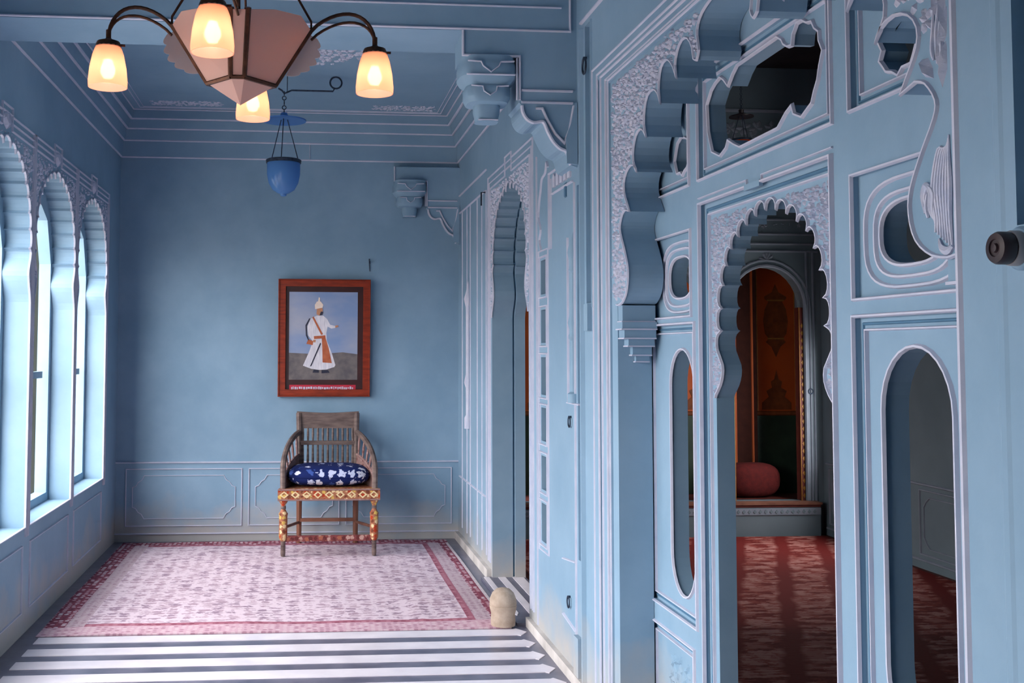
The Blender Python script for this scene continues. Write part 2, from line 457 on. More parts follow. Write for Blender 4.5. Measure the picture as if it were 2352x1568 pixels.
near_half = [(AC - d, z) for d, z in half]
arch_line = far_half + near_half[::-1][1:]
YA0, YA1 = AC - 1.10, AC + 1.10            # jambs

# back-bay doorway (same wall)
DC = 6.375; DW = .575
def ogee_tips(c, hw, z0, z1, n):
    t_ = []
    for i in range(n+1):
        a = PI*i/n
        x = -math.cos(a); z = math.sin(a)
        t_.append((c + hw*math.copysign(abs(x)**.85, x), z0 + (z1-z0)*(z**.9)))
    return t_
def door_loop(c, hw_tip, zs, ztop, n, bulge, foot):
    tips = ogee_tips(c, hw_tip, zs, ztop, n)[::-1]
    arc = lobes_through(tips, -bulge, 6)           # from +Y side over the top to the -Y side
    fh = [(foot, zs-.34), (foot-.012, zs-.30), (hw_tip-.002, zs-.23), (hw_tip-.012, zs-.17), (hw_tip+.02, zs-.09), (hw_tip+.038, zs-.045), (hw_tip+.02, zs-.01)]
    sl = smooth_line(fh, 2)
    return [(c+d, z) for d, z in sl] + arc + [(c-d, z) for d, z in sl[::-1]]
d_line = door_loop(DC, .515, 2.03, 2.45, 17, .36, DW)

slots = [rect(4.665, 4.745, .55, 2.22), rect(4.50, 4.585, 1.68, 2.90)]
jz = [(1.765, 1.94), (1.515, 1.685), (1.25, 1.442), (1.015, 1.184), (.768, .939), (.506, .699)]
holes_j = [rect(5.355, 5.49, a, b) for a, b in jz]
near_recess = rect(.55, 1.745, 1.69, 2.75)

outer = [(-2.3, 0), (YA0, 0)] + [(YA0, 1.5)] + arch_line[::-1] + [(YA1, 1.5), (YA1, 0)] \
        + [(DC-DW, 0)] + d_line[::-1] + [(DC+DW, 0), (YB, 0), (YB, ZC+.15), (-2.3, ZC+.15)]
F = right(XR)
wr = MB()
wr.plate([outer] + holes_j, F, -.03, -.135)                         # core
wr.plate([outer] + holes_j + slots + [near_recess], F, 0, -.03)     # front skin with the sunk slots
wall_right = wr.build('wall_right', M['blue'], **STR)
# deeper second ring of the back bay doorway, behind a groove
d2 = door_loop(DC, .50, 2.02, 2.43, 17, .36, DW-.015)
mb = MB(); mb.plate([[(4.7, 0), (DC-DW+.015, 0)] + d2[::-1] + [(DC+DW-.015, 0), (YB, 0), (YB, 3.4), (4.7, 3.4)]] + holes_j, F, -.147, -.215)
mb.build('inner_reveal', M['blue'], wall_right)
mb = MB()
g = [(4.7, 0), (DC-DW-.012, 0)] + [(DC + (y-DC)*1.03, z+.012) for y, z in d_line[::-1]] + [(DC+DW+.012, 0), (YB, 0), (YB, 3.4), (4.7, 3.4)]
mb.plate([g] + holes_j, F, -.135, -.147); mb.build('reveal_groove', M['groove'], wall_right)
for a, b in jz:
    mb = MB(); mb.box(XR+.028, XR+.033, 5.35, 5.495, a-.005, b+.005); mb.build('glass_pane', M['clear'], wall_right)

def molding(parent, fn, paths, width=.022, h=.012, w0=0, m='trim', name='molding', closed=False, top=.45):
    if m == 'trim': width *= .62; h *= .85
    for p in paths:
        mb = MB(); mb.bead(p, fn, width, h, closed, w0, top); mb.build(name, M[m], parent)

# edge bead along the cusps, frame lines of the big arch
molding(wall_right, F, [[(YA1+.006, 1.655)] + far_half[1:] + near_half[::-1][1:-1] + [(YA0-.006, 1.655)]], .014, .008, name='cusp_edge')
fr = lambda d0, d1, zt: [(YA1+d1, 0), (YA1+d1, zt), (YA0+d0*5, zt)]
for d, zt, w_, h_ in ((.28, 2.645, .085, .008), (.165, 2.592, .075, .004), (.09, 2.566, .03, .008)):
    molding(wall_right, F, [fr(.018, d, zt)], w_, h_, m='blue', name='fascia', top=.93)
for d, zt, w0_ in ((.318, 2.663, .006), (.243, 2.627, .006), (.20, 2.607, .003), (.13, 2.577, .003), (.082, 2.563, .006)):
    molding(wall_right, F, [fr(.010, d, zt)], .018, .008, w0=w0_)
molding(wall_right, F, [fr(.014, .221, 2.617)], .020, .002, m='groove', name='groove_line', top=.9)
molding(wall_right, F, [fr(.006, .116, 2.571)], .014, .002, m='groove', name='groove_line', top=.9)
molding(wall_right, F, [[(YA0-.010, 0), (YA0-.010, 2.66)]], .026, .008, name='jamb_fillet')
# carved spandrels
spand_far = far_half[2:] + [(AC, 2.549), (YA1+.055, 2.549), (YA1+.055, 1.68)]
carving(spand_far, F, .042, .012, 3, .006).build('spandrel_carving', M['carve'], wall_right, kind='stuff')
rnd = random.Random(5)
# acanthus leaf and inner scroll on the near springer
def strand(mb, pts, r):
    P = smooth_line(pts, 4); n = len(P)
    mb.tube([F(y, z, .002) for y, z in P], [r*(.25 + .75*math.sin(PI*min(.97, max(.06, k/(n-1)))**.8)) for k in range(n)], 6)
mb = MB()
for k in range(7):
    e = .010*k
    strand(mb, [(YA0+.008+e*.9, 1.668+.006*k), (YA0+.012+e*.75, 1.73), (YA0+.010+e*.95, 1.79), (YA0+.012+e*.55, 1.84+.004*k), (YA0+.012+e*.15, 1.885-.006*k)], .0052)
strand(mb, [(YA0+.006, 1.672), (YA0+.02, 1.664), (YA0+.04, 1.672), (YA0+.05, 1.69)], .009)
for dy, dz in ((.0, .0), (.010, -.006)):
    strand(mb, [(YA0+.058, 1.725+dz), (YA0+.075-dy, 1.75), (YA0+.072-dy, 1.785+dz), (YA0+.09-dy, 1.80+dz), (YA0+.104-dy, 1.78+dz), (YA0+.096-dy, 1.745)], .0075)
strand(mb, [(YA0+.085, 1.735), (YA0+.088, 1.76), (YA0+.086, 1.785)], .006)
mb.build('springer_leaf', M['carve'], wall_right, True, kind='stuff')
mb = MB()
for i in range(10):
    t = i/9
    leaf(mb, F, YA0 + .012 + .03*rnd.random(), 1.98 + .30*t, PI/2 + rnd.uniform(-.35, .2), .09, .02, .012)
leaf(mb, F, YA0+.058, 2.005, PI/2 - .45, .06, .028, .018)
for k in range(3): strand(mb, [(YA0+.03+.012*k, 2.02+.01*k), (YA0+.026+.016*k, 2.06), (YA0+.03+.012*k, 2.10), (YA0+.02+.016*k, 2.14)], .005)
mb.build('spandrel_leaf', M['carve'], wall_right, kind='stuff')
spn = [p for p in near_half[24:]] + [(AC, 2.549), (YA0-.0, 2.549), (YA0-.0, 2.14)]
carving(spn, F, .05, .012, 9, .02).build('spandrel_carving', M['carve'], wall_right, kind='stuff')
# stepped corbels under the springers
def corbel(y, sgn):
    mb = MB()
    tiers = [(1.650, 1.585, .012, .058, 1.222, 1.352), (1.585, 1.555, .022, .078, 1.215, 1.352), (1.555, 1.52, .03, .072, 1.225, 1.35),
             (1.52, 1.49, .0, .058, 1.245, 1.348), (1.49, 1.455, .0, .036, 1.268, 1.344), (1.455, 1.43, .0, .024, 1.285, 1.338)]
    for z1, z0, e, d, x0, x1 in tiers:
        ya, yb = (y, y - d) if sgn > 0 else (y + d, y)
        mb.box(x0, x1, min(ya, yb), max(ya, yb), z0+.003, z1)
        mb.box(x0-.004, x1, min(ya, yb)-.004*(sgn > 0), max(ya, yb)+.004*(sgn < 0), z0, z0+.005, 1)
    return mb.build('corbel', [M['blue'], M['trim']], wall_right)
corbel(YA1, 1)
mb = MB(); mb.box(1.225, 1.352, YA0, YA0+.035, 1.605, 1.655); mb.box(1.221, 1.352, YA0, YA0+.039, 1.600, 1.606, 1); mb.build('corbel', [M['blue'], M['trim']], wall_right)
# lines of the pier, the upper wall and the near recess
molding(wall_right, F, [[(-2.2, 2.93), (4.64, 2.93)]], .022, .014)
molding(wall_right, F, [[(4.63, .0), (4.63, 2.90)]], .03, .018, m='blue')
molding(wall_right, F, [[(4.475, 1.66), (4.475, 2.9)]], .014, .008, m='blue')
mb = MB(); mb.box(XR-.02, XR, 4.50, 4.56, 1.56, 1.675); mb.build('slot_block', M['blue'], wall_right)
molding(wall_right, F, [[(1.79, .0), (1.79, 2.9)]], .03, .003, m='blue')
# back bay doorway: stepped frame with a crenel over the crown, cusp edge, carving
molding(wall_right, F, [d_line], .016, .01, name='cusp_edge')
def lintel(d, z): return [(DC+DW+d, .1), (DC+DW+d, z), (DC+.10, z), (DC+.10, z+.035), (DC-.10, z+.035), (DC-.10, z), (DC-DW-d, z), (DC-DW-d, .1)]
molding(wall_right, F, [lintel(.05, 2.545)], .014, .010)
molding(wall_right, F, [lintel(.09, 2.585)], .010, .008)
molding(wall_right, F, [lintel(.13, 2.625)], .014, .010)
carving(d_line + [(DC-DW-.035, 1.7), (DC-DW-.035, 2.53), (DC+DW+.035, 2.53), (DC+DW+.035, 1.7)], F, .055, .012, 11).build('spandrel_carving', M['carve'], wall_right, kind='stuff')
# pilaster lines between doorway and back wall
for y in (7.16, 7.34, 7.54, 7.86, 8.02, 8.26):
    molding(wall_right, F, [[(y, .12), (y, 2.56)]], .011, .008)
molding(wall_right, F, [[(7.2, 2.56), (8.45, 2.56)], [(7.15, 2.70), (8.45, 2.70)], [(7.2, .5), (8.4, .5)]], .02, .012)
for y in (7.94,):
    mb = MB(); mb.lathe([(.0, .9), (.03, .9), (.03, .98), (.018, 1.0), (.018, 1.2), (.032, 1.24), (.018, 1.3), (.018, 1.8), (.034, 1.86), (.02, 1.9), (.0, 2.0)], (XR-.006, y, 0), 8)
    mb.build('shaft_relief', M['trim'], wall_right, smooth=True)
# jali strip: framed square lights
for a, b in jz:
    molding(wall_right, F, [rect(5.335, 5.51, a-.018, b+.018)], .016, .012, name='light_frame', closed=True)
molding(wall_right, F, [rect(5.315, 5.53, .46, 1.99)], .012, .008, closed=True)
molding(wall_right, F, [[(5.57, .06), (5.57, 2.5)]], .012, .010)
# cusped blind niche on the panel beside it
niche = smooth_line([(5.46, 1.99), (5.50, 2.05), (5.47, 2.10), (5.52, 2.17), (5.50, 2.25), (5.47, 2.30), (5.44, 2.36), (5.36, 2.38), (5.33, 2.43), (5.30, 2.40)], 3)
molding(wall_right, F, [niche], .014, .012, name='niche_edge')
molding(wall_right, F, [[(5.28, 1.98), (5.28, 2.36), (4.78, 2.36)], [(5.24, 1.98), (5.24, 2.33)], [(5.22, 2.25), (4.80, 2.25)]], .016, .012)
for i in range(5):
    y = 5.16 - .075*i
    mb = MB(); mb.plate([[(y-.022, 2.275), (y+.022, 2.275), (y+.026, 2.325), (y, 2.345), (y-.026, 2.325)]], F, 0, .01); mb.build('dentil', M['trim'], wall_right)
mb = MB(); mb.box(XR-.001, XR+.02, 4.925, 4.965, 2.195, 2.265); mb.box(XR-.006, XR, 4.93, 4.96, 2.2, 2.26); mb.build('slot_plate', M['groove'], wall_right)
# relief colonnette
pr = [(.0, 1.24), (.05, 1.24), (.05, 1.28), (.03, 1.29), (.03, 1.32), (.026, 1.52), (.04, 1.53), (.04, 1.545), (.03, 1.56), (.045, 1.60), (.03, 1.65), (.034, 1.66), (.034, 1.70), (.026, 1.71), (.024, 1.83), (.038, 1.84), (.03, 1.87), (.046, 1.92), (.03, 1.97), (.0, 2.02)]
mb = MB(); mb.lathe([(a*.62, b) for a, b in pr], (XR-.002, 4.80, 0), 12); mb.build('colonnette', M['blue'], wall_right, smooth=True)
molding(wall_right, F, [[(4.90, 1.24), (4.90, 2.0)], [(4.70, 1.235), (4.92, 1.235)], [(5.02, .505), (4.78, .53)], [(5.02, .25), (4.78, .225)]], .016, .012)
molding(wall_right, F, [[(4.775, .06), (4.775, 2.24)]], .016, .010)
mb = MB(); mb.box(XR-.022, XR, 4.68, 4.76, 0, .22); mb.build('base_block', M['blue'], wall_right)
# ------------------------------------------------------------------ screen wall behind the big arch
XS = 1.357
G = right(XS)
cart = [(3.3545, 2.335), (3.317, 2.365), (3.281, 2.384), (2.989, 2.389), (2.957, 2.371), (2.945, 2.355), (2.92, 2.341), (2.894, 2.338), (2.887, 2.367), (2.861, 2.391), (2.831, 2.39), (2.802, 2.374), (2.773, 2.369), (2.757, 2.345), (2.735, 2.33), (2.733, 2.305), (2.714, 2.273), (2.732, 2.237), (2.745, 2.2), (2.763, 2.177), (2.781, 2.146), (2.811, 2.134), (2.841, 2.121), (2.889, 2.14), (2.901, 2.168), (2.939, 2.154), (2.992, 2.122), (3.266, 2.118), (3.313, 2.136), (3.361, 2.159), (3.379, 2.136), (3.43, 2.119), (3.499, 2.145), (3.533, 2.22), (3.543, 2.316), (3.501, 2.357), (3.465, 2.372), (3.421, 2.381), (3.388, 2.363)]
small_n = [(2.438, 2.214), (2.41, 2.236), (2.385, 2.246), (2.342, 2.254), (2.306, 2.24), (2.286, 2.205), (2.272, 2.178), (2.286, 2.15), (2.3, 2.127), (2.336, 2.127), (2.355, 2.112), (2.378, 2.126), (2.405, 2.134), (2.417, 2.148), (2.434, 2.166), (2.421, 2.188)]
small_f = [(6.14 - y + .003, z) for y, z in small_n]
def sup(c, z, a, b, p=.75, n=36):
    out = []
    for i in range(n):
        t = 2*PI*i/n; x, y = math.cos(t), math.sin(t)
        out.append((c + a*math.copysign(abs(x)**p, x), z + b*math.copysign(abs(y)**p, y)))
    return out
def tall(c, hw, z0, z1, ht, hb, n=14):
    return [(c + hw*math.cos(PI*i/n), z1-ht + ht*math.sin(PI*i/n)) for i in range(n+1)] + [(c - hw*math.cos(PI*i/n), z0+hb - hb*math.sin(PI*i/n)) for i in range(n+1)]
FC, NC = 3.815, 2.313
ov_f, ov_n = sup(FC, 1.742, .122, .077), sup(NC, 1.748, .135, .078)
ta_f, ta_n = tall(FC, .125, .592, 1.482, .135, .15), tall(NC, .142, .592, 1.486, .15, .15)
DS = 3.085
half_tips = [(.352, 1.441), (.356, 1.541), (.352, 1.615), (.334, 1.69), (.303, 1.752), (.262, 1.804), (.205, 1.838), (.14, 1.868), (.072, 1.888)]
tips_ = [(DS+d, z) for d, z in half_tips] + [(DS, 1.897)] + [(DS-d, z) for d, z in half_tips[::-1]]
arc = lobes_through(tips_, -.46, 7)
foot = smooth_line([(.412, 1.318), (.405, 1.335), (.365, 1.385), (.352, 1.42), (.352, 1.441)], 3)
foot = smooth_line([(.414, 1.318), (.408, 1.33), (.372, 1.36), (.350, 1.395), (.352, 1.43), (.392, 1.475), (.398, 1.51), (.385, 1.53), (.356, 1.541)], 2)
arc = lobes_through([t for t in tips_ if t[1] > 1.5], -.46, 7)
s_line = [(DS+d, z) for d, z in foot[:-1]] + arc + [(DS-d, z) for d, z in foot[::-1][1:]]
s_out = [(1.6, 0), (DS-.414, 0)] + s_line[::-1] + [(DS+.414, 0), (4.35, 0), (4.35, 2.75), (1.6, 2.75)]
sc_ = MB()
sc_.plate([s_out, cart, small_f, small_n, ov_f, ov_n, ta_f, ta_n], G, -.014, -.075)
panels = [rect(3.69, 4.16, 2.066, 2.43), rect(3.685, 4.16, 1.602, 1.90), rect(3.657, 4.16, .52, 1.57), rect(3.69, 4.16, .06, .435),
          rect(2.652, 3.597, 2.067, 2.43), rect(1.75, 2.556, 2.076, 2.43), rect(1.75, 2.553, 1.605, 1.907), rect(1.75, 2.557, .52, 1.556), rect(1.75, 2.557, .06, .435)]
f_out = [(1.6, 0), (2.655, 0), (2.655, 1.98), (3.588, 1.98), (3.588, 0), (4.35, 0), (4.35, 2.75), (1.6, 2.75)]
sc_.plate([f_out] + panels, G, 0, -.014)
screen = sc_.build('wall_screen', M['blue'], **STR)
for p in panels:
    (a, c), (b, _), (_, d), _ = p
    molding(screen, G, [rect(a-.004, b+.004, c-.004, d+.004)], .016, .01, name='panel_frame', closed=True)
    k = 1 if (d - c) > .32 else 0
    if k:
        molding(screen, right(XS+.014), [rect(a+.035, b-.035, c+.03, d-.03)], .012, .012, name='panel_frame', closed=True)
        molding(screen, right(XS+.014), [rect(a+.018, b-.018, c+.015, d-.015)], .008, .004, name='groove_line', m='groove', closed=True)
G2 = right(XS+.014)
for lp in (cart, small_f, small_n, ov_f, ov_n, ta_f, ta_n):
    molding(screen, G2, [lp], .018, .010, name='opening_edge', closed=True)
for c, z, a, b in ((FC, 1.742, .16, .105), (FC, 1.744, .19, .128), (NC, 1.745, .16, .10), (NC, 1.75, .205, .128)):
    lp = [(min(y, 4.15), zz) for y, zz in sup(c, z, a, b, .62)]
    molding(screen, G2, [lp], .018, .010, name='ring_molding', closed=True)
for d, zt, w, h, nm, mm in ((0, 1.98, .018, .014, 'molding', 'trim'), (.03, 1.955, .012, .004, 'groove_line', 'groove'), (.055, 1.938, .014, .012, 'molding', 'trim')):
    fnn = G if d == 0 else G2
    lp = [(3.588-d, .0), (3.588-d, zt), (2.655+d*.25, zt), (2.655+d*.25, .0)]
    molding(screen, fnn, [lp], w, h, name=nm, m=mm)
mb = MB(); mb.box(XS-.012, XS, 3.08, 3.19, 1.966, 1.985); mb.build('keystone_notch', M['blue'], screen)
molding(screen, G, [[(3.6, 2.0), (3.19, 2.0), (3.19, 1.985)], [(3.08, 1.985), (3.08, 2.0), (2.65, 2.0)]], .01, .008)
molding(screen, G2, [s_line], .012, .01, name='cusp_edge')
carving(s_line + [(2.668, 1.33), (2.668, 1.925), (3.523, 1.925), (3.523, 1.33)], G2, .030, .010, 21, .004).build('spandrel_carving', M['carve'], screen, kind='stuff')
carving(rect(3.73, 4.0, .10, .39), G2, .07, .008, 23, .02).build('panel_relief', M['blue'], screen, kind='stuff')

# ------------------------------------------------------------------ back wall
wb = MB(); wb.box(XL-.2, XR, YB, YB+.2, 0, ZC+.15)
wall_back = wb.build('wall_back', M['blue'], **STR)
B = back(YB)
molding(wall_back, B, [[(XL, .605), (XR, .605)]], .022, .016)
for x0, x1 in ((-.42, .28), (.335, 1.165), (-1.36, -.475)):
    molding(wall_back, B, [rect(x0, x1, .12, .555)], .014, .01, name='panel_frame', closed=True)
    a, b, c, d, k = x0+.05, x1-.05, .175, .505, .09
    lp = [(a+k, c), (b-k, c)] + [(b-k+.02, c+.035), (b-.045, c+.05), (b-.025, c+k-.01), (b, c+k)] + [(b, d-k), (b-.025, d-k+.01), (b-.045, d-.05), (b-k+.02, d-.035), (b-k, d)] \
        + [(a+k, d), (a+k-.02, d-.035), (a+.045, d-.05), (a+.025, d-k+.01), (a, d-k), (a, c+k), (a+.025, c+k-.01), (a+.045, c+.05), (a+k-.02, c+.035)]
    molding(wall_back, B, [lp], .010, .008, name='cusped_panel_frame', closed=True)
molding(wall_back, B, [[(XL, .06), (XR, .06)]], .02, .012)

# cornice, stepping out towards the ceiling on three sides of the bay
YB0 = 5.10
prof = [(0.0, 2.975), (.012, 2.985), (.02, 3.10), (.035, 3.115), (.045, 3.19), (.065, 3.20), (.075, 3.262), (.10, 3.27), (.105, ZC)]
def sweepU(pf, z_is=True):
    mb = MB(); n = len(pf)
    for d, z in pf:
        mb.v += [(XL+d, YB0, z), (XL+d, YB-d, z), (XR-d, YB-d, z), (XR-d, YB0, z)]
    for i in range(n-1):
        for k in range(3):
            mb.f.append([4*i+k, 4*i+k+1, 4*i+5+k, 4*i+4+k]); mb.m.append(0)
    return mb
cornice = sweepU(prof).build('trim_cornice', M['ceil'], **STR)
def uline(d, z, r=.009, gap=None):
    mb = MB()
    P = [(XL+d, YB0, z), (XL+d, YB-d, z), (XR-d, YB-d, z), (XR-d, YB0, z)]
    for a, b in zip(P[:-1], P[1:]): mb.tube([a, b], r, 6)
    return mb.build('cornice_bead', M['trim'], cornice)
for d, z, r in ((.006, 2.98, .008), (.028, 3.107, .008), (.055, 3.196, .009), (.088, 3.268, .010), (.108, ZC-.004, .006)): uline(d, z, r)
molding(wall_back, B, [[(.03, 2.99), (.03, 3.10)]], .012, .03)
# ------------------------------------------------------------------ ceilings
cl = MB(); cl.box(XL-.2, XR+.2, YB0, YB+.2, ZC, ZC+.12)
ceiling = cl.build('ceiling', M['ceil'], **STR)
CE = down(ZC)
molding(ceiling, CE, [rect(-1.275, 1.055, YB0+.1, 8.335)], .012, .006, closed=True)
molding(ceiling, CE, [rect(-1.245, 1.025, YB0+.13, 8.305)], .008, .005, closed=True)
carving(rect(-1.18, -.62, 8.08, 8.28), CE, .06, .006, 31).build('ceiling_relief', M['trim'], ceiling, kind='stuff')
carving(rect(.50, 1.0, 8.08, 8.28), CE, .06, .006, 32).build('ceiling_relief', M['trim'], ceiling, kind='stuff')
carving([(-.15, 6.35), (.3, 6.2), (.55, 6.5), (.5, 6.75), (.1, 7.0), (-.2, 6.8)], CE, .09, .01, 33).build('ceiling_medallion', M['carve'], ceiling, kind='stuff')
cf = MB(); cf.box(XL-.2, XR+.2, -2.5, YB0, 3.50, 3.6)
cf.build('ceiling_front', M['ceil'], **STR)
# transverse beam between the bays
bmb = MB(); bmb.box(XL-.1, XR, 4.73, YB0, 2.912, 3.5)
beam = bmb.build('trim_beam', M['blue'], **STR)
BF = back(4.73)
molding(beam, BF, [[(XL, 2.92), (1.19, 2.92), (1.19, 3.5)]], .016, .012)
molding(beam, BF, [[(XL, 3.028), (1.15, 3.028)]], .014, .01)
molding(beam, BF, [[(-.11, 3.03), (-.11, 3.5)]], .012, .01)
# carved brackets: one under the beam, one on the back wall
def bracket(parent, y0, y1, dz, big):
    fn = back(y0)
    curve = [(.968, 2.575), (.972, 2.545), (.99, 2.515), (1.02, 2.50), (1.05, 2.505), (1.068, 2.50), (1.085, 2.46), (1.11, 2.415), (1.14, 2.385), (1.168, 2.372), (1.178, 2.34), (1.19, 2.31)]
    cs = smooth_line(curve, 3)
    body = [(XR, 2.912), (.70, 2.912), (.70, 2.80), (.955, 2.80), (.955, 2.59)] + cs + [(XR, 2.30)]
    body = [(x, z+dz) for x, z in body]
    mb = MB(); mb.plate([body], fn, y0-y1, 0); o = mb.build('bracket', M['blue'], parent)
    def mol(p, w=.012, h=.01, nm='bracket_edge'):
        m_ = MB(); m_.bead([(x, z+dz) for x, z in p], fn, w, h); m_.build(nm, M['trim'], o)
    mol([(.70, 2.912), (.70, 2.80), (.958, 2.80), (.958, 2.60)])
    mol([(.945, 2.79), (.945, 2.60)], .008)
    mol([(.965, 2.646), (XR-.02, 2.646)]); mol([(.965, 2.592), (XR-.02, 2.592)])
    mol(cs, .016, .014)
    mol([(1.03, 2.565), (1.06, 2.565), (1.085, 2.51), (1.12, 2.45), (1.16, 2.41), (1.185, 2.47), (1.205, 2.58)], .012, .012)
    # hanging lotus capital below the slab, wrapped with cusped pendants
    yc = (y0+y1)/2; dep = (y1-y0)*.5
    m_ = MB()
    pr_ = [(.5, 2.80), (.5, 2.775), (.53, 2.76), (.53, 2.71), (.48, 2.69), (.40, 2.672), (.42, 2.662), (.42, 2.62), (.37, 2.596), (.24, 2.588), (.235, 2.56), (.21, 2.53), (.21, 2.515), (.0, 2.515)]
    cx = .822
    ycap = y0 + (.10 if big else .05); ks = .25
    m_.lathe([(r*ks, z+dz) for r, z in pr_], (cx, ycap, 0), 28, power=.6)
    m_.build('pendant_capital', M['blue'], o, smooth=30)
    def fr2(p, w, h, r):
        fp = back(ycap - r*ks + .004)
        m2 = MB(); m2.bead([(x, z+dz) for x, z in p], fp, w, h); m2.build('pendant_molding', M['trim'], o)
    fr2([(cx-.105, 2.768), (cx-.045, 2.765), (cx-.035, 2.745), (cx, 2.718), (cx+.035, 2.745), (cx+.045, 2.765), (cx+.105, 2.768)], .007, .010, .53)
    fr2([(cx-.11, 2.707), (cx+.11, 2.707)], .007, .010, .53)
    fr2([(cx-.085, 2.664), (cx-.032, 2.66), (cx-.028, 2.638), (cx, 2.62), (cx+.028, 2.638), (cx+.032, 2.66), (cx+.085, 2.664)], .006, .010, .42)
    fr2([(cx-.045, 2.52), (cx+.045, 2.52)], .008, .008, .21)
    # leaf drop against the wall
    m3 = MB(); yl = y0 - .004
    m3.plate([[(x, z+dz) for x, z in [(1.165, 2.43), (1.19, 2.50), (1.208, 2.59), (1.217, 2.59), (1.217, 2.31), (1.168, 2.315)]]], fn, 0, .02)
    m3.build('leaf_drop', M['blue'], o)
    return o
bracket(beam, 4.73, 4.99, 0, True)
bracket(wall_back, 8.42, 8.50, .015, False)

# ------------------------------------------------------------------ left wall with cusped window arches
FL = left(XL)
wl_loops = []
lw_arcs = []
for yc in (5.28, 6.36, 7.44):
    tips = ogee_tips(yc, .47, 2.0, 2.46, 17)[::-1]
    a = lobes_through(tips, -.36, 6)
    ft = smooth_line([(.50, 1.72), (.49, 1.76), (.462, 1.83), (.455, 1.88), (.49, 1.95), (.495, 1.985), (.47, 2.0)], 2)
    lp = [(yc+.50, .55)] + [(yc+d, z) for d, z in ft[:-1]] + a + [(yc-d, z) for d, z in ft[::-1][1:]] + [(yc-.50, .55)]
    lw_arcs.append(lp)
bays = [rect(1.2, 2.2, .1, 2.2), rect(2.65, 4.45, .1, 2.3)]
w = MB(); w.plate([rect(-2.3, YB, 0, ZC+.15)] + lw_arcs + bays, FL, 0, -.13)
wall_left = w.build('wall_left', M['blue'], **STR)
for i, (yc, lp) in enumerate(zip((5.28, 6.36, 7.44), lw_arcs)):
    molding(wall_left, FL, [lp], .016, .012, name='cusp_edge', closed=True)
    for d, z, wd in ((.025, 2.54, .014), (.045, 2.575, .012), (.065, 2.61, .014)):
        q = [(yc+.50+d, .5), (yc+.50+d, z), (yc+.09, z), (yc+.09, z+.04), (yc-.09, z+.04), (yc-.09, z), (yc-.50-d, z), (yc-.50-d, .5)]
        if i == 2 and d > .05: q = [(min(y, 8.02), zz) for y, zz in q]
        molding(wall_left, FL, [q], wd, .012)
    carving(lp[1:-1] + [(yc-.515, 1.8), (yc-.515, 2.525), (yc+.515, 2.525), (yc+.515, 1.8)], FL, .06, .01, 41+i).build('spandrel_carving', M['carve'], wall_left, kind='stuff')
    mb = MB()
    for k in range(5): leaf(mb, FL, yc, 2.53, PI/2 + (k-2)*.5, .10, .035, .02)
    mb.build('crown_finial', M['carve'], wall_left)
    # outer window frame, set behind the arch
    mb = MB(); lo = [(yc-.45, .6), (yc+.45, .6), (yc+.45, 2.0), (yc+.34, 2.26), (yc, 2.42), (yc-.34, 2.26), (yc-.45, 2.0)]
    mb.plate([rect(yc-.53, yc+.53, .5, 2.55), lo], FL, -.13, -.20)
    wf = mb.build('window_%d' % (i+1), M['blue'], **STR)
    mb = MB(); mb.box(XL-.175, XL-.145, yc-.36, yc+.36, 1.30, 1.34); mb.build('rail', M['blue'], wf)
    molding(wall_left, FL, [rect(yc-.46, yc+.46, .12, .46)], .014, .01, name='panel_frame', closed=True)

# end wall behind the camera, open in the middle
w = MB(); w.plate([rect(XL-.2, XR+.2, 0, 3.5)], back(-2.3), 0, -.15)
w.build('wall_front', M['blue'], **STR)
w = MB(); w.box(XL-.13, XL, -2.3, 4.73, ZC+.15, 3.5); w.box(XR, XR+.13, -2.3, 4.73, ZC+.15, 3.5); w.build('wall_upper', M['blue'], **STR)

# ------------------------------------------------------------------ floor
fl = MB(); fl.box(XL-.2, XR+.14, -2.3, YB, -.1, 0)
floor = fl.build('floor', M['marble_d'], **STR)
y = 5.60
starts = []
for i in range(18):
    y1 = 5.72 - .217*i; y0 = y1 - .118
    mb = MB(); xe = 1.175
    pl = [(XL+.1, y0), (xe-.06, y0), (xe-.045, y0-.012), (xe, (y0+y1)/2), (xe-.045, y1+.012), (xe-.06, y1), (XL+.1, y1)]
    mb.plate([pl], up(0), 0, .003); mb.build('marble_stripe', M['marble_w'], floor)
mb = MB(); mb.box(1.195, XR, YA1+.35, 5.78, 0, .05); mb.box(1.19, XR, 6.98, YB, 0, .06); mb.build('plinth', M['dirt_plinth'], wall_right)
# door sill with inlaid stripes
mb = MB(); mb.box(1.15, 1.437, 5.79, 6.98, 0, .016); sill = mb.build('trim_sill', M['marble_d'], **STR)
for a, b in ((1.165, 1.20), (1.258, 1.305), (1.35, 1.42)):
    mb = MB(); mb.plate([[(a, 6.96), (a, 6.0), ((a+b)/2, 5.95), (b, 6.0), (b, 6.96)]], up(.016), 0, .003); mb.build('marble_stripe', M['marble_w'], sill)

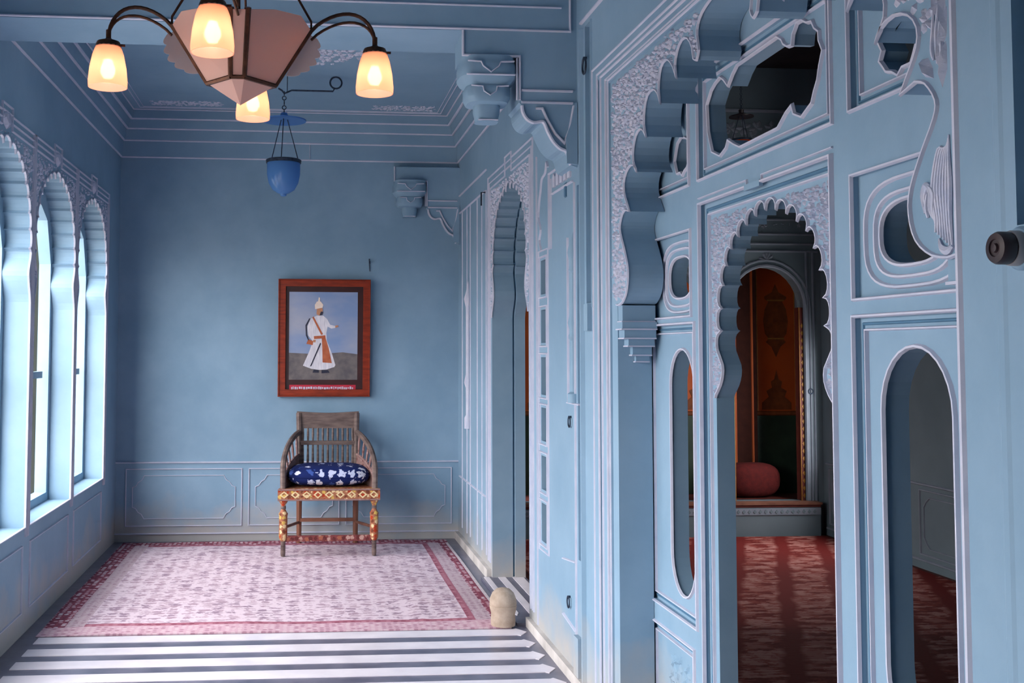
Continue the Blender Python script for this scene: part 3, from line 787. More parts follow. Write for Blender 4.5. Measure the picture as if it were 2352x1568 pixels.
# ------------------------------------------------------------------ chamber seen through the screen
XI, XI2, ZI = 1.437, 4.22, 3.82
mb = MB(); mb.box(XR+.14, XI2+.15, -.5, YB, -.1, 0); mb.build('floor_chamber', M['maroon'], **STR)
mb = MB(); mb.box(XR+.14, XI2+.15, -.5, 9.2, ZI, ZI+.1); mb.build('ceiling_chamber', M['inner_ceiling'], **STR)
mb = MB(); mb.plate([rect(-.5, 9.2, 0, ZI), rect(7.4, 8.3, .6, 1.45), rect(5.2, 6.4, 3.2, 3.65)], right(XI2), 0, -.15); wir = mb.build('wall_chamber_right', M['inner_wall'], **STR)  # unseen openings added here to let more light into the chamber
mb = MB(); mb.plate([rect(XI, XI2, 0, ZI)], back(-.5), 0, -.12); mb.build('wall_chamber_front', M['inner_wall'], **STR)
FR = right(XI2)
molding(wir, FR, [[(-.4, .575), (8.45, .575)], [(-.4, .06), (8.45, .06)]], .02, .012, m='inner_line')
for ya, yb in ((5.6, 7.12), (7.25, 8.4), (3.9, 5.5)):
    molding(wir, FR, [rect(ya, yb, .10, .535)], .014, .01, m='inner_line', name='panel_frame', closed=True)
    k = .07; a, b, c, d = ya+.045, yb-.045, .145, .49
    molding(wir, FR, [[(a+k, c), (b-k, c), (b-.03, c+.03), (b, c+k), (b, d-k), (b-.03, d-.03), (b-k, d), (a+k, d), (a+.03, d-.03), (a, d-k), (a, c+k), (a+.03, c+.03)]], .010, .008, m='inner_line', name='cusped_panel_frame', closed=True)
# the side of the chamber next to the gallery, above and beside the openings
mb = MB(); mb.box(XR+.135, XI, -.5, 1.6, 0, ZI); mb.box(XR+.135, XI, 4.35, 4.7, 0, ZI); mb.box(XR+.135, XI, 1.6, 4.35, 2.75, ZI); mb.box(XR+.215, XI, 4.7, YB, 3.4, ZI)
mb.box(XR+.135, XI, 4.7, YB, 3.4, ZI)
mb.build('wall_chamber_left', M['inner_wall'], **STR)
# back wall with three raised painted niches
def niche_loop(c, hw=.31, z0=.27, zs=1.84, zt=2.17, n=16):
    return [(c+hw, z0)] + [(c+hw*math.cos(PI*i/n), zs + (zt-zs)*math.sin(PI*i/n)) for i in range(n+1)] + [(c-hw, z0)]
NCS = (3.765, 2.90, 2.035)
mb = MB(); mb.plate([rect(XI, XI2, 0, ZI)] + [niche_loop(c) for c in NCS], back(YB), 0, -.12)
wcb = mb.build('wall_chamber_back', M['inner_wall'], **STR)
Bn = back(YB)
mb = MB(); mb.box(XI, 4.44, 8.98, 9.02, .2, 2.6); mb.build('alcove_back', M['orange'], wcb)
mb = MB(); mb.box(4.38, 4.42, 8.62, 8.98, .2, 2.6); mb.build('alcove_side', M['orange'], wcb)
mb = MB(); mb.box(XI, 4.40, 8.62, 8.98, 2.36, 2.5); mb.build('alcove_ceiling', M['maroon'], wcb)
mb = MB(); mb.box(XI, 4.40, 8.60, 8.98, .2, .27); mb.build('alcove_floor', M['maroon'], wcb)
Bb = back(8.98)
for k in range(4):
    c = 4.05 - .68*k
    mb = MB(); mb.plate([rect(c-.425, c-.195, .27, 2.36)], Bb, 0, .05); pl_ = mb.build('pilaster', M['dark_paint'], wcb)
    molding(wcb, back(8.93), [[(c-.385, .27), (c-.385, 2.36)], [(c-.235, .27), (c-.235, 2.36)]], .022, .008, m='orange', name='border_line')
    mb = MB(); mb.plate([rect(c-.19, c+.19, .27, .93)], Bb, 0, .008); mb.build('alcove_dado', M['greendado'], wcb)
    molding(wcb, Bb, [[(c-.19, .95), (c+.19, .95)]], .04, .012, m='orna', name='dado_band')
    molding(wcb, Bb, [[(c-.17, .97), (c-.17, 2.36)], [(c+.17, .97), (c+.17, 2.36)]], .012, .008, m='gold', name='border_line')
    lan = [(0, 2.06), (.03, 1.99), (.10, 1.95), (.095, 1.93), (.06, 1.91), (.095, 1.84), (.11, 1.74), (.095, 1.63), (.07, 1.60), (.07, 1.58), (.09, 1.56), (.04, 1.52), (0, 1.43)]
    mb = MB(); mb.plate([[(c+x, z) for x, z in lan] + [(c-x, z) for x, z in lan[::-1][1:-1]]], Bb, 0, .003); lp_ = mb.build('painted_lantern', M['orna'], wcb)
    mb = MB()
    for z in (1.92, 1.59): mb.box(c-.075, c+.075, 8.974, 8.977, z-.006, z+.006)
    mb.build('lantern_lines', M['gold'], lp_)
    tr = [(0, 1.32), (.02, 1.24), (.05, 1.22), (.04, 1.17), (.09, 1.14), (.07, 1.09), (.13, 1.04), (.13, .98)]
    mb = MB(); mb.plate([[(c+x, z) for x, z in tr] + [(c-x, z) for x, z in tr[::-1][:-1]]], Bb, 0, .003); mb.build('painted_tree', M['orna'], wcb)
for c in NCS:
    nl = niche_loop(c, .322, .27, 1.84, 2.182)
    molding(wcb, Bn, [nl], .03, .012, m='inner_line', name='arch_band')
    molding(wcb, Bn, [niche_loop(c, .36, .27, 1.84, 2.225)], .02, .01, m='inner_line', name='arch_band')
    # painted jamb strip with a row of diamonds
    for s_ in (-1, 1):
        xx = c + s_*.30
        mb = MB(); mb.box(xx-.024, xx+.024, 8.52, 8.60, .27, 1.84); js = mb.build('jamb_strip', M['maroon'], wcb)
        mb = MB(); 
        for k in range(24):
            z = .31 + k*.06
            mb.plate([[(xx, z-.02), (xx+.012, z), (xx, z+.02), (xx-.012, z)]], back(8.52), 0, .004)
        mb.box(xx-.026, xx-.02, 8.515, 8.52, .27, 1.84); mb.box(xx+.02, xx+.026, 8.515, 8.52, .27, 1.84)
        mb.build('diamond_row', M['gold'], js, kind='stuff')
# step in front of the niches
mb = MB(); mb.box(XI, 4.14, 8.40, YB, 0, .235); mb.box(XI, 4.15, 8.385, YB, .255, .272, 1); mb.box(XI, 4.14, 8.395, YB, .235, .255, 2); st_ = mb.build('step', [M['inner_wall'], M['leg_wood'], M['maroon']], wcb)
mb = MB(); mb.box(XI, 4.14, 8.392, 8.40, .175, .228); mb.build('step_band', M['inner_line'], st_)
mb = MB()
for k in range(60): 
    x = XI+.04 + k*.045
    if x < 4.12: mb.plate([[(x, .185), (x+.014, .20), (x, .218), (x-.014, .20)]], back(8.392), 0, .003)
mb.build('step_diamonds', M['inner_wall'], st_, kind='stuff')
molding(wcb, Bn, [[(4.155, 0), (4.155, 2.3)], [(4.10, .27), (4.10, 2.3)], [(XI, 2.30), (4.2, 2.30)], [(XI, 2.36), (4.2, 2.36)], [(XI, 2.44), (4.2, 2.44)], [(XI, 2.56), (4.2, 2.56)]], .02, .012, m='inner_line')
carving(rect(XI+.05, 4.18, 2.46, 2.54), Bn, .07, .008, 51).build('frieze_relief', M['inner_line'], wcb, kind='stuff')
carving(rect(XI+.05, 4.18, 3.02, 3.42), Bn, .12, .012, 52, .01, .8).build('frieze_relief', M['inner_line'], wcb, kind='stuff')
molding(wcb, Bn, [[(XI, 3.46), (4.2, 3.46)], [(XI, 2.98), (4.2, 2.98)]], .03, .02, m='inner_line')
for c in NCS:
    mb = MB()
    for k in range(5): leaf(mb, Bn, c, 2.225, PI/2 + (k-2)*.55, .07, .03, .01)
    mb.build('crown_finial', M['inner_line'], wcb)
mb = MB(); mb.ring((4.118, 8.485, 1.155), .02, .005, 'Y', 16, 6); tag(mb.build('iron_ring', M['iron'], None, True), 'small dark iron ring on the chamber pilaster beside the orange niche', 'ring')
# chamber carpet
mb = MB(); mb.box(XI+.06, 4.15, 2.4, 8.36, 0, .012)
tag(mb.build('chamber_carpet', M['inner_rug']), 'red patterned carpet on the floor of the dim chamber beyond the screen', 'carpet')
# red bolster cushion in the niche
def cushion_mb(cx, cy, z0, a, b, h, n=28, m=12, p=.6):
    mb = MB(); vs = []
    for j in range(m+1):
        ph = -PI/2 + PI*j/m
        for i in range(n):
            t = 2*PI*i/n
            x = math.copysign(abs(math.cos(t))**p, math.cos(t))*math.cos(ph)**.55; y_ = math.copysign(abs(math.sin(t))**p, math.sin(t))*math.cos(ph)**.55
            s_ = math.sin(ph); zz = h/2*(1 + math.copysign(abs(s_)**.8, s_))
            vs.append((cx + a*x, cy + b*y_, z0 + zz))
    fs = [(j*n+i, j*n+(i+1) % n, (j+1)*n+(i+1) % n, (j+1)*n+i) for j in range(m) for i in range(n)]
    mb.add(vs, fs); return mb
bo = cushion_mb(3.71, 8.76, .274, .25, .13, .28, p=.85).build('bolster_cushion', M['red_cloth'], None, 'all')
tag(bo, 'round red bolster cushion on the floor of the orange niche', 'cushion')
mb = MB(); mb.lathe([(.0, 0), (.02, .0), (.024, .008), (.0, .012)], (3.71, 8.632, .41), 10, axis='Y'); mb.build('button', M['maroon'], bo)

# ------------------------------------------------------------------ outside
mb = MB(); mb.box(-40, XL-.21, -30, 40, -3.2, -3.0); mb.build('floor_courtyard', M['outdoor'], **STR)
mb = MB(); mb.box(-9, XL-.22, 8.7, 9.0, -3, 5.0); mb.build('wall_added_backdrop', M['outwall'], **STR)  # added dark wall, closes off the bright sky behind the arches
mb = MB(); mb.box(-4.6, XL-.135, .3, 4.7, -.3, -.02); mb.build('floor_added_bounce', M['dirt_plinth'], **STR)  # added unseen slab, bounces skylight up to the right wall and beam
mb = MB(); mb.box(-13, -12, -30, 30, -3, 2.6); mb.build('wall_added_sky_block', M['outdoor'], **STR)  # added unseen wall, blocks low sky so the upper walls stay darker

# ================================================================== THINGS
# ------------------------------------------------------------------ chandelier
CX, CY = -.20, 3.30
ch = empty('chandelier', (CX, CY, 2.22), 'bronze and frosted glass chandelier with four glowing lamps, hanging in front of the beam', 'chandelier')
RIM, LOW = 2.462, 2.288
rim = [(-.213, 0.0), (-.022, -.19), (.028, -.19), (.213, .01), (.028, .19), (-.022, .19)]
low = [(-.104, .0), (-.026, -.092), (.014, -.092), (.104, .01), (.02, .092), (-.02, .092)]
W3 = lambda p, z: Vector((CX+p[0], CY+p[1], z))
for i in range(6):
    j = (i+1) % 6
    a, b, c, d = W3(low[i], LOW), W3(low[j], LOW), W3(rim[j], RIM), W3(rim[i], RIM)
    narrow = i in (1, 4)
    zt = RIM + .045
    def at(t, k):   # along the rim, k = 0 at rim level, 1 at the peaked top
        return d.lerp(c, t) + ((d + c - a - b)*.5).normalized()*k
    if narrow: pts = [a, b, c, d]
    elif i in (0, 3): pts = [a, b, c, at(.62, .026), at(.24, .034), d]
    else: pts = [a, b, c, at(.76, .034), at(.38, .026), d]
    nrm = (b-a).cross(d-a).normalized()*.003
    n = len(pts)
    vs = [p-nrm for p in pts] + [p+nrm for p in pts]
    fs = [tuple(range(n))[::-1], tuple(range(n, 2*n))] + [(k, (k+1) % n, (k+1) % n+n, k+n) for k in range(n)]
    MB().add(vs, fs).build('glass_pane', M['pane'], ch)
    # bottom pane
    ap = Vector((CX-.002, CY, 2.222))
    nn = Vector((0, 0, .003))
    MB().add([a, b, ap, a+nn, b+nn, ap+nn], [(0, 1, 2), (5, 4, 3), (0, 3, 4, 1), (1, 4, 5, 2), (2, 5, 3, 0)]).build('bottom_pane', M['pane'], ch)
    mb = MB(); mb.tube([a, b], .008, 6); mb.build('lower_rim', M['bronze'], ch)
    zr = RIM + .006
    mb = MB(); mb.tube([a, W3(rim[i], zr)], [.008, .010], 6); mb.build('post', M['bronze'], ch)
# hangers and stem
top = Vector((CX+.0, CY, 2.86))
for p in (rim[0], rim[3], (.003, -.19), (.003, .19)):
    mb = MB(); q = W3(p, RIM+.03); mb.tube([W3(p, RIM), q, top], .004, 6); mb.build('hanger', M['bronze'], ch)
mb = MB(); mb.tube([top, (CX, CY, 3.46)], .008, 8); mb.lathe([(0, 3.42), (.05, 3.44), (.06, 3.50), (0, 3.50)], (CX, CY, 0), 14); mb.lathe([(0, 2.83), (.02, 2.84), (.03, 2.86), (.01, 2.89), (0, 2.89)], (CX, CY, 0), 12)
mb.build('stem', M['bronze'], ch)
# frilled glass flanges at the two sides
for s_ in (-1, 1):
    P0 = Vector((CX + s_*.205, CY+.03, RIM-.005)); P1 = Vector((CX + s_*.135, CY+.06, LOW+.045))
    pts = [P0]
    outd = Vector((s_*.9, .1, -.38)).normalized()
    n = 5
    edge = []
    for k in range(n*5+1):
        t = k/(n*5); base = P0.lerp(P1, t)
        wdt = (.052*math.sin(PI*min(1, .12+t*.88))**.6)*(1 + .28*abs(math.sin(PI*n*t)))
        edge.append(base + outd*wdt)
    poly = [P0] + edge + [P1]
    nn = Vector((0, .003, 0)); k = len(poly)
    MB().add([p-nn for p in poly] + [p+nn for p in poly], [tuple(range(k)), tuple(range(k, 2*k))[::-1]] + [(i, (i+1) % k, (i+1) % k+k, i+k) for i in range(k)]).build('glass_frill', M['frill'], ch)
# lamps on curved double arms
lamp_pos = [(-.603, 3.30), (.211, 3.30), (-.253, 2.885), (-.184, 3.71)]
starts_ = [W3(rim[0], RIM), W3(rim[3], RIM), W3((.0, -.19), RIM+.01), W3((.0, .19), RIM)]
sh_prof = [(.030, .138), (.036, .130), (.047, .100), (.055, .060), (.059, .020), (.058, .0)]
for (lx, ly), st in zip(lamp_pos, starts_):
    zb = 2.268; ztop = zb + .152
    e = Vector((lx, ly, ztop))
    dxy = Vector((lx-st.x, ly-st.y, 0)); L_ = dxy.length
    path = []
    for z_off, nm in ((0, 0), (-.028, 1)):
        pp = []
        for k in range(15):
            t = k/14
            hz = (.052 + .0*nm)*math.sin(PI*t**.8)
            q = st.lerp(e, t); q = st + dxy*(math.sin(t*PI/2)**1.1)
            q.z = (st.z + z_off)*(1-t) + ztop*t + (.085 - .012*nm)*math.sin(PI*t)**.9*(1 - .25*t)
            pp.append(q)
        path.append(pp)
    mb = MB(); mb.tube(path[0], .006, 8); mb.tube(path[1], .0045, 8)
    mb.lathe([(.0, .025), (.008, .025), (.008, .0), (.012, -.004), (.034, -.012), (.038, -.022), (.038, -.030), (.0, -.030)], (lx, ly, ztop), 16)
    mb.tube([(lx+.036, ly, ztop-.022), (lx+.05, ly, ztop-.022)], .004, 6)
    arm = mb.build('lamp_arm', M['bronze'], ch, True)
    mb = MB(); mb.lathe(sh_prof + [(.055, .0), (.056, .02), (.052, .06), (.044, .10), (.033, .128), (.028, .136)], (lx, ly, zb), 28, cap=False)
    mb.build('lamp_shade', M['shade'], arm, True, label='frosted peach glass shade lit from inside')
    mb = MB(); mb.lathe([(0, .026), (.014, .03), (.022, .045), (.022, .058), (.012, .085), (.0, .088)], (lx, ly, zb), 14); mb.build('bulb', M['bulb'], arm, True)
    ld = bpy.data.lights.new('lamp_light', 'POINT'); ld.energy = .26; ld.color = (1, .74, .58); ld.shadow_soft_size = .03
    lo = bpy.data.objects.new('lamp_light', ld); COL.objects.link(lo); lo.location = (lx, ly, zb-.012); lo.parent = arm; lo.matrix_parent_inverse = arm.matrix_world.inverted()

# ------------------------------------------------------------------ hanging bell-jar lamps
def bell_lamp(x, y, ztop, k, glass, name, label, zc, disc=True, kd=1):
    r_ = empty(name, (x, y, ztop-.72*k), label, 'lamp')
    zd, zr, zb = ztop-.195*k, ztop-.47*k, ztop-.72*k
    mb = MB()
    n = int((zc - zd)/(.03*k))
    for i in range(n):
        z = zc - (i+.5)*(zc-zd)/n
        mb.ring((x, y, z), .013*k, .0035*k, 'Y' if i % 2 else 'X', 10, 5)
    mb.build('chain', M['iron'], r_)
    mb = MB(); mb.lathe([(.0, .05), (.02, .045), (.03*kd, .02), (.15*kd, -.004), (.15*kd, -.012), (.02*kd, .004), (.0, .0)], (x, y, zd), 28)
    o = mb.build('smoke_disc', M['blue_glass'] if disc else M['bake'], r_, True)
    mb = MB()
    for a in (.4, .4+2*PI/3, .4+4*PI/3):
        mb.tube([(x+.025*k*math.cos(a), y+.025*k*math.sin(a), zd), (x+.108*k*math.cos(a), y+.108*k*math.sin(a), zr)], .0035*k, 6)
    mb.build('hanging_wire', M['iron'], r_)
    mb = MB(); pf = [(.108, .245), (.112, .24), (.112, .15), (.100, .09), (.075, .045), (.040, .022), (.022, .016), (.020, .004), (.012, 0), (.0, 0)]
    mb.lathe([(a*k, b*k) for a, b in pf] , (x, y, zb), 32, cap=False)
    mb.build('glass_jar', glass, r_, True)
    mb = MB(); mb.lathe([(.106, .225), (.118, .225), (.120, .245), (.112, .25), (.106, .25), (.106, .225)], (0, 0, 0), 28, cap=False)
    mb.v = [(a*k+x, b*k+y, c*k+zb) for a, b, c in mb.v]
    mb.build('rim_ring', M['iron'], r_, True)
    return r_
bell_lamp(-.15, 7.27, 3.232, 1.0, M['blue_glass'], 'bell_jar_lamp', 'blue glass bell jar lamp hanging on wires from a chain below the bay ceiling', 3.232)
hk = empty('ceiling_hook_bar', (.2, 7.27, ZC), 'thin iron bar with a ring, fixed to the bay ceiling above the blue lamp', 'hook')
mb = MB(); mb.ring((.2, 7.27, 3.297), .04, .006, 'Y', 18, 6); mb.build('ring', M['iron'], hk)
mb = MB(); mb.tube([(.19, 7.27, 3.258), (.18, 7.27, 3.238), (-.10, 7.27, 3.238), (-.135, 7.27, 3.222), (-.15, 7.27, 3.215), (-.165, 7.27, 3.235), (-.19, 7.27, 3.25)], .006, 8); mb.build('bar', M['iron'], hk)
mb = MB(); mb.tube([(.2, 7.27, 3.335), (.2, 7.27, ZC)], .008, 8); mb.build('eye_bolt', M['iron'], hk)
mb = MB(); mb.tube([(-.13, 7.27, 3.225), (-.13, 7.27, ZC)], .003, 6); mb.build('stay', M['iron'], hk)
bell_lamp(3.36, 8.0, 3.43, .66, M['red_glass'], 'bell_jar_lamp', 'red glass bell jar lamp under a dark disc in the dim chamber beyond the screen', 3.82, False, .62)

# ------------------------------------------------------------------ framed portrait
pt = empty('framed_portrait', (.155, 8.44, 1.11), 'red wooden framed portrait of a robed man, hung on the back wall above the armchair', 'picture')
px0, px1, pz0, pz1 = -.205, .515, 1.112, 2.03
tilt = .06
def pf(u, v, w): return (u, YB - .012 - tilt*(v-pz0)/(pz1-pz0)*.8 - w, v)
mb = MB(); mb.plate([rect(px0, px1, pz0, pz1), rect(px0+.058, px1-.058, pz0+.058, pz1-.058)], pf, 0, .034); fo = mb.build('frame', M['frame_wood'], pt)
mb = MB(); mb.bead(rect(px0+.006, px1-.006, pz0+.006, pz1-.006), pf, .012, .008, True, .034); mb.build('frame_bead', M['frame_wood'], fo)
mb = MB(); mb.plate([rect(px0+.05, px1-.05, pz0+.05, pz1-.05)], pf, .0, .012); mb.build('mount', M['mat_brown'], pt)
ix0, ix1, iz0, iz1 = px0+.085, px1-.10, 1.245, 1.93
def flat(name, polys, w0, m, par):
    mb = MB()
    for p in polys: mb.plate([p], pf, w0, w0+.0006)
    return mb.build(name, m, par)
sky_m = mat('painted_sky', srgb(126, 148, 186), srgb(164, 168, 184), 2.4, 0.35, stretch=(1, 1, 2))
gr_m = mat('painted_ground', srgb(92, 88, 92), srgb(120, 112, 110), 16, 0.35)
robe_m = mat('painted_white_robe', srgb(198, 196, 206), srgb(224, 220, 226), 14, 0.35, stretch=(6, 1, 1))
skin_m = mat('painted_skin', srgb(176, 122, 92), srgb(190, 136, 104), 10, 0.4)
sash_m = mat('painted_orange_sash', srgb(164, 84, 56), srgb(184, 104, 70), 20, 0.4)
navy_m = mat('painted_black_line', srgb(40, 42, 60), srgb(52, 54, 70), 10, 0.4)
ban_m = mat('painted_red_banner', srgb(176, 40, 62), srgb(190, 52, 72), 10, 0.4)
cream_m = mat('painted_cream', srgb(226, 206, 190), srgb(236, 220, 206), 10, 0.4)
pic = flat('picture', [rect(ix0, ix1, iz0, iz1)], .0125, sky_m, pt)
flat('ground', [[(ix0, iz0), (ix1, iz0), (ix1, iz0+.20), (.30, iz0+.215), (.1, iz0+.20), (ix0, iz0+.21)]], .0135, gr_m, pic)
ux = .115
def fig(pts): return [(ux+x, 1.30+z) for x, z in pts]
flat('shoes', [fig([(-.05, .0), (.0, .0), (.0, .02), (-.04, .025)]), fig([(.02, -.005), (.085, .0), (.07, .02), (.02, .02)])], .0142, navy_m, pic)
flat('robe', [fig([(-.125, .055), (-.06, .03), (.0, .022), (.06, .025), (.12, .045), (.128, .06), (.10, .15), (.06, .25), (.055, .31), (.065, .36), (.095, .345), (.125, .35), (.128, .365), (.085, .375), (.06, .42), (.03, .445), (-.02, .445), (-.07, .42), (-.092, .36), (-.085, .29), (-.05, .245), (-.075, .17)])], .0142, robe_m, pic)
flat('sash', [fig([(.028, .08), (.10, .075), (.075, .19), (.05, .27), (.02, .275), (.025, .19)]), fig([(-.055, .43), (-.045, .44), (.03, .30), (.015, .295)])], .0150, sash_m, pic)
flat('waist', [fig([(-.04, .262), (.05, .27), (.048, .292), (-.042, .285)]), fig([(-.10, .225), (-.05, .215), (-.045, .245), (-.085, .262)])], .0152, sash_m, pic)
flat('sword', [fig([(-.07, .05), (-.06, .05), (.015, .225), (.008, .235)]), fig([(-.07, .42), (-.078, .425), (-.108, .37), (-.104, .29), (-.085, .25), (-.08, .258), (-.095, .30), (-.098, .365)])], .0156, navy_m, pic)
flat('face', [fig([(-.022, .455), (.0, .445), (.02, .455), (.026, .49), (.02, .515), (-.02, .515)]), ], .0158, skin_m, pic)
flat('hand', [fig([(.125, .35), (.15, .36), (.145, .372), (.124, .368)])], .0158, skin_m, pic)
flat('hand', [fig([(-.05, .24), (-.03, .235), (-.025, .255), (-.045, .258)])], .0158, skin_m, pic)
flat('beard', [fig([(.0, .446), (.024, .45), (.03, .475), (.012, .478)])], .0162, navy_m, pic)
flat('turban', [fig([(-.034, .495), (.024, .508), (.03, .53), (.01, .556), (-.02, .556), (-.036, .53)]), fig([(-.012, .55), (.004, .55), (.004, .585), (-.006, .59)])], .0162, cream_m, pic)
ba = flat('banner', [rect(ix0+.005, ix1-.012, 1.155, 1.205)], .0125, ban_m, pt)
mb = MB(); rnd = random.Random(4); x = ix0+.02
while x < ix1-.03:
    wd = rnd.uniform(.006, .016); mb.plate([rect(x, x+wd, 1.172+rnd.uniform(-.003, .003), 1.186+rnd.uniform(0, .006))], pf, .0131, .0137); x += wd + rnd.uniform(.003, .008)
mb.build('banner_lettering', M['trim'], ba, kind='stuff')
wh = MB(); wh.tube([(.508, YB, 2.175), (.508, YB-.05, 2.175), (.508, YB-.055, 2.155)], .005, 6); wh.tube([(.506, YB-.006, 2.20), (.512, YB-.006, 2.10)], .004, 6)
tag(wh.build('wall_hook', M['iron']), 'small dark iron hook in the back wall above the portrait corner', 'hook')

# ------------------------------------------------------------------ armchair
ac = empty('armchair', (.19, 8.0, 0), 'old painted wooden armchair with spindle back and pierced arms, standing on the rug', 'chair')
AX = .185; YF, YR = 7.80, 8.30
legp = [(.0, .0), (.013, .0), (.016, .02), (.015, .10), (.020, .11), (.028, .125), (.030, .14), (.030, .29), (.033, .30), (.024, .315), (.016, .33), (.016, .36), (.024, .375), (.030, .385), (.030, .41), (.0, .41)]
for s_ in (-1, 1):
    mb = MB(); mb.lathe(legp, (AX + s_*.325, YF, 0), 14); l = mb.build('leg', M['painted'], ac, True, label='turned front leg painted with flowers')
    mb = MB(); mb.lathe([(.0, .0), (.0145, .0), (.0175, .02), (.0165, .10), (.021, .108), (.0, .108)], (AX + s_*.325, YF, 0), 14); mb.build('foot', M['old_wood'], l, True)
    mb = MB(); mb.lathe([(.018, .335), (.019, .345), (.018, .355)], (AX + s_*.325, YF, 0), 12); mb.build('leg_collar', M['old_wood'], l)
    rx = AX + s_*.215
    mb = MB(); mb.tube([(rx, YR+.02, 0), (rx, YR, .42)], [.018, .023], 8); mb.build('leg', M['leg_wood'], ac)
    mb = MB(); mb.tube([(rx, YR, .42), (rx, YR+.0, .70), (AX + s_*.222, YR+.04, .985)], [.022, .02, .022], 8); mb.build('back_post', M['old_wood'], ac)
    # arm: rail sweeping from the back post down to the front post, panels between
    A0 = Vector((AX + s_*.222, YR, .84)); A1 = Vector((AX + s_*.30, YR-.20, .80)); A2 = Vector((AX + s_*.335, YF+.06, .70)); A3 = Vector((AX+s_*.33, YF, .60))
    pp = []
    for k in range(13):
        t = k/12; u = 1-t
        pp.append(A0*u**3 + A1*3*u*u*t + A2*3*u*t*t + A3*t**3)
    mb = MB(); mb.tube(pp + [Vector((AX+s_*.328, YF, .41))], .021, 8); ar = mb.build('arm_rail', M['old_wood'], ac, True)
    mb = MB()
    n = len(pp)
    low_ = [Vector((AX + s_*(.215 + .113*k/12), YR - (YR-YF)*k/12, .47)) for k in range(13)]
    mids = [low_[k].lerp(pp[k], .55) for k in range(13)]
    mb.tube(mids, .011, 6)
    nn = Vector((.006, 0, 0))
    for k in range(12):
        q = [low_[k], low_[k+1], mids[k+1], mids[k]]
        mb.add([p-nn for p in q] + [p+nn for p in q], [(0, 1, 2, 3), (7, 6, 5, 4), (0, 4, 5, 1), (1, 5, 6, 2), (2, 6, 7, 3), (3, 7, 4, 0)])
    mb.build('arm_panel', M['lattice'], ac)
    for k in range(1, 12, 2):
        mb = MB(); mb.tube([mids[k], mids[k].lerp(pp[k], .5), pp[k]], [.007, .011, .007], 6); mb.build('arm_spindle', M['lattice'], ar)
    mb = MB(); mb.box(AX+s_*.20-.012*1, AX+s_*.20+.012, YF, YR, .40, .47)
    mb = MB(); mb.tube([(AX+s_*.325, YF, .20), (rx, YR+.01, .16)], .011, 6); mb.build('side_stretcher', M['leg_wood'], ac)
# crest rail, dipping in the middle
cr = []
for k in range(17):
    t = k/8 - 1; x = AX + .238*t
    cr.append((x, YR+.045 - .0*t*t, .985 + .012*abs(t)**1.5 + .0))
mb = MB(); n = len(cr)
vs = []
for (x, y_, zt) in cr:
    zb = .868 - .0*x
    vs += [(x, y_-.014, zb), (x, y_-.014, zt), (x, y_+.014, zt), (x, y_+.014, zb)]
fs = []
for i in range(n-1):
    for k in range(4): fs.append((4*i+k, 4*i+(k+1) % 4, 4*i+4+(k+1) % 4, 4*i+4+k))
fs += [(0, 1, 2, 3), (4*n-1, 4*n-2, 4*n-3, 4*n-4)]
mb.add(vs, fs); cro = mb.build('crest_rail', M['old_wood'], ac)
mb = MB(); mb.box(AX-.215, AX+.215, YR-.008, YR+.022, .745, .775); mb.build('back_rail', M['old_wood'], ac)
mb = MB(); mb.box(AX-.215, AX+.215, YR-.012, YR+.018, .50, .53); mb.build('back_rail', M['old_wood'], ac)
for i in range(11):
    x = AX - .19 + .038*i
    mb = MB(); mb.tube([(x, YR+.01, .775), (x, YR+.02, .82), (x, YR+.035, .87)], [.008, .011, .008], 6); mb.build('spindle', M['old_wood'], ac)
    mb = MB(); mb.tube([(x, YR+.003, .53), (x, YR+.004, .64), (x, YR+.006, .745)], [.008, .011, .008], 6); mb.build('spindle', M['old_wood'], ac)
# painted seat rails
sl = [(AX-.365, YF-.035), (AX+.365, YF-.035), (AX+.24, YR+.025), (AX-.24, YR+.025)]
mb = MB(); mb.plate([sl], up(0), .395, .478); sr = mb.build('seat_frame', M['painted'], ac, label='seat frame painted with orange and yellow flowers')
for zz in (.40, .472):
    mb = MB(); mb.bead([(AX-.365, zz), (AX+.365, zz)], back(YF-.035), .012, .008); mb.build('rail_edge', M['lattice'], sr)
mb = MB()
for i in range(9):
    x = AX - .32 + .08*i
    mb.plate([[(x, .411), (x+.032, .437), (x, .463), (x-.032, .437)], [(x, .422), (x-.018, .437), (x, .452), (x+.018, .437)]], back(YF-.035), 0, .004)
mb.build('painted_diamond', mat('painted_cream_diamond', srgb(216, 190, 140), srgb(224, 204, 160), 40, 0.5), sr)
mb = MB(); mb.box(AX-.205, AX+.205, YR-.008, YR+.012, .165, .19); mb.build('rear_stretcher', M['leg_wood'], ac)
mb = MB(); mb.box(AX-.305, AX+.305, YF-.012, YF+.012, .105, .145); mb.build('front_stretcher', M['red_painted'], ac)
cu = cushion_mb(AX, 8.03, .478, .30, .235, .15, n=36, m=14, p=.5)
cuo = cu.build('seat_cushion', M['cushion'], None, 'all')
tag(cuo, 'plump navy blue cushion with white flowers on the armchair seat', 'cushion')
mb = MB(); lp = []
for i in range(36):
    t = 2*PI*i/36; lp.append((AX + .302*math.copysign(abs(math.cos(t))**.5, math.cos(t)), 8.03 + .237*math.copysign(abs(math.sin(t))**.5, math.sin(t)), .553))
mb.tube(lp + [lp[0]], .004, 5); mb.build('piping', M['cushion'], cuo)

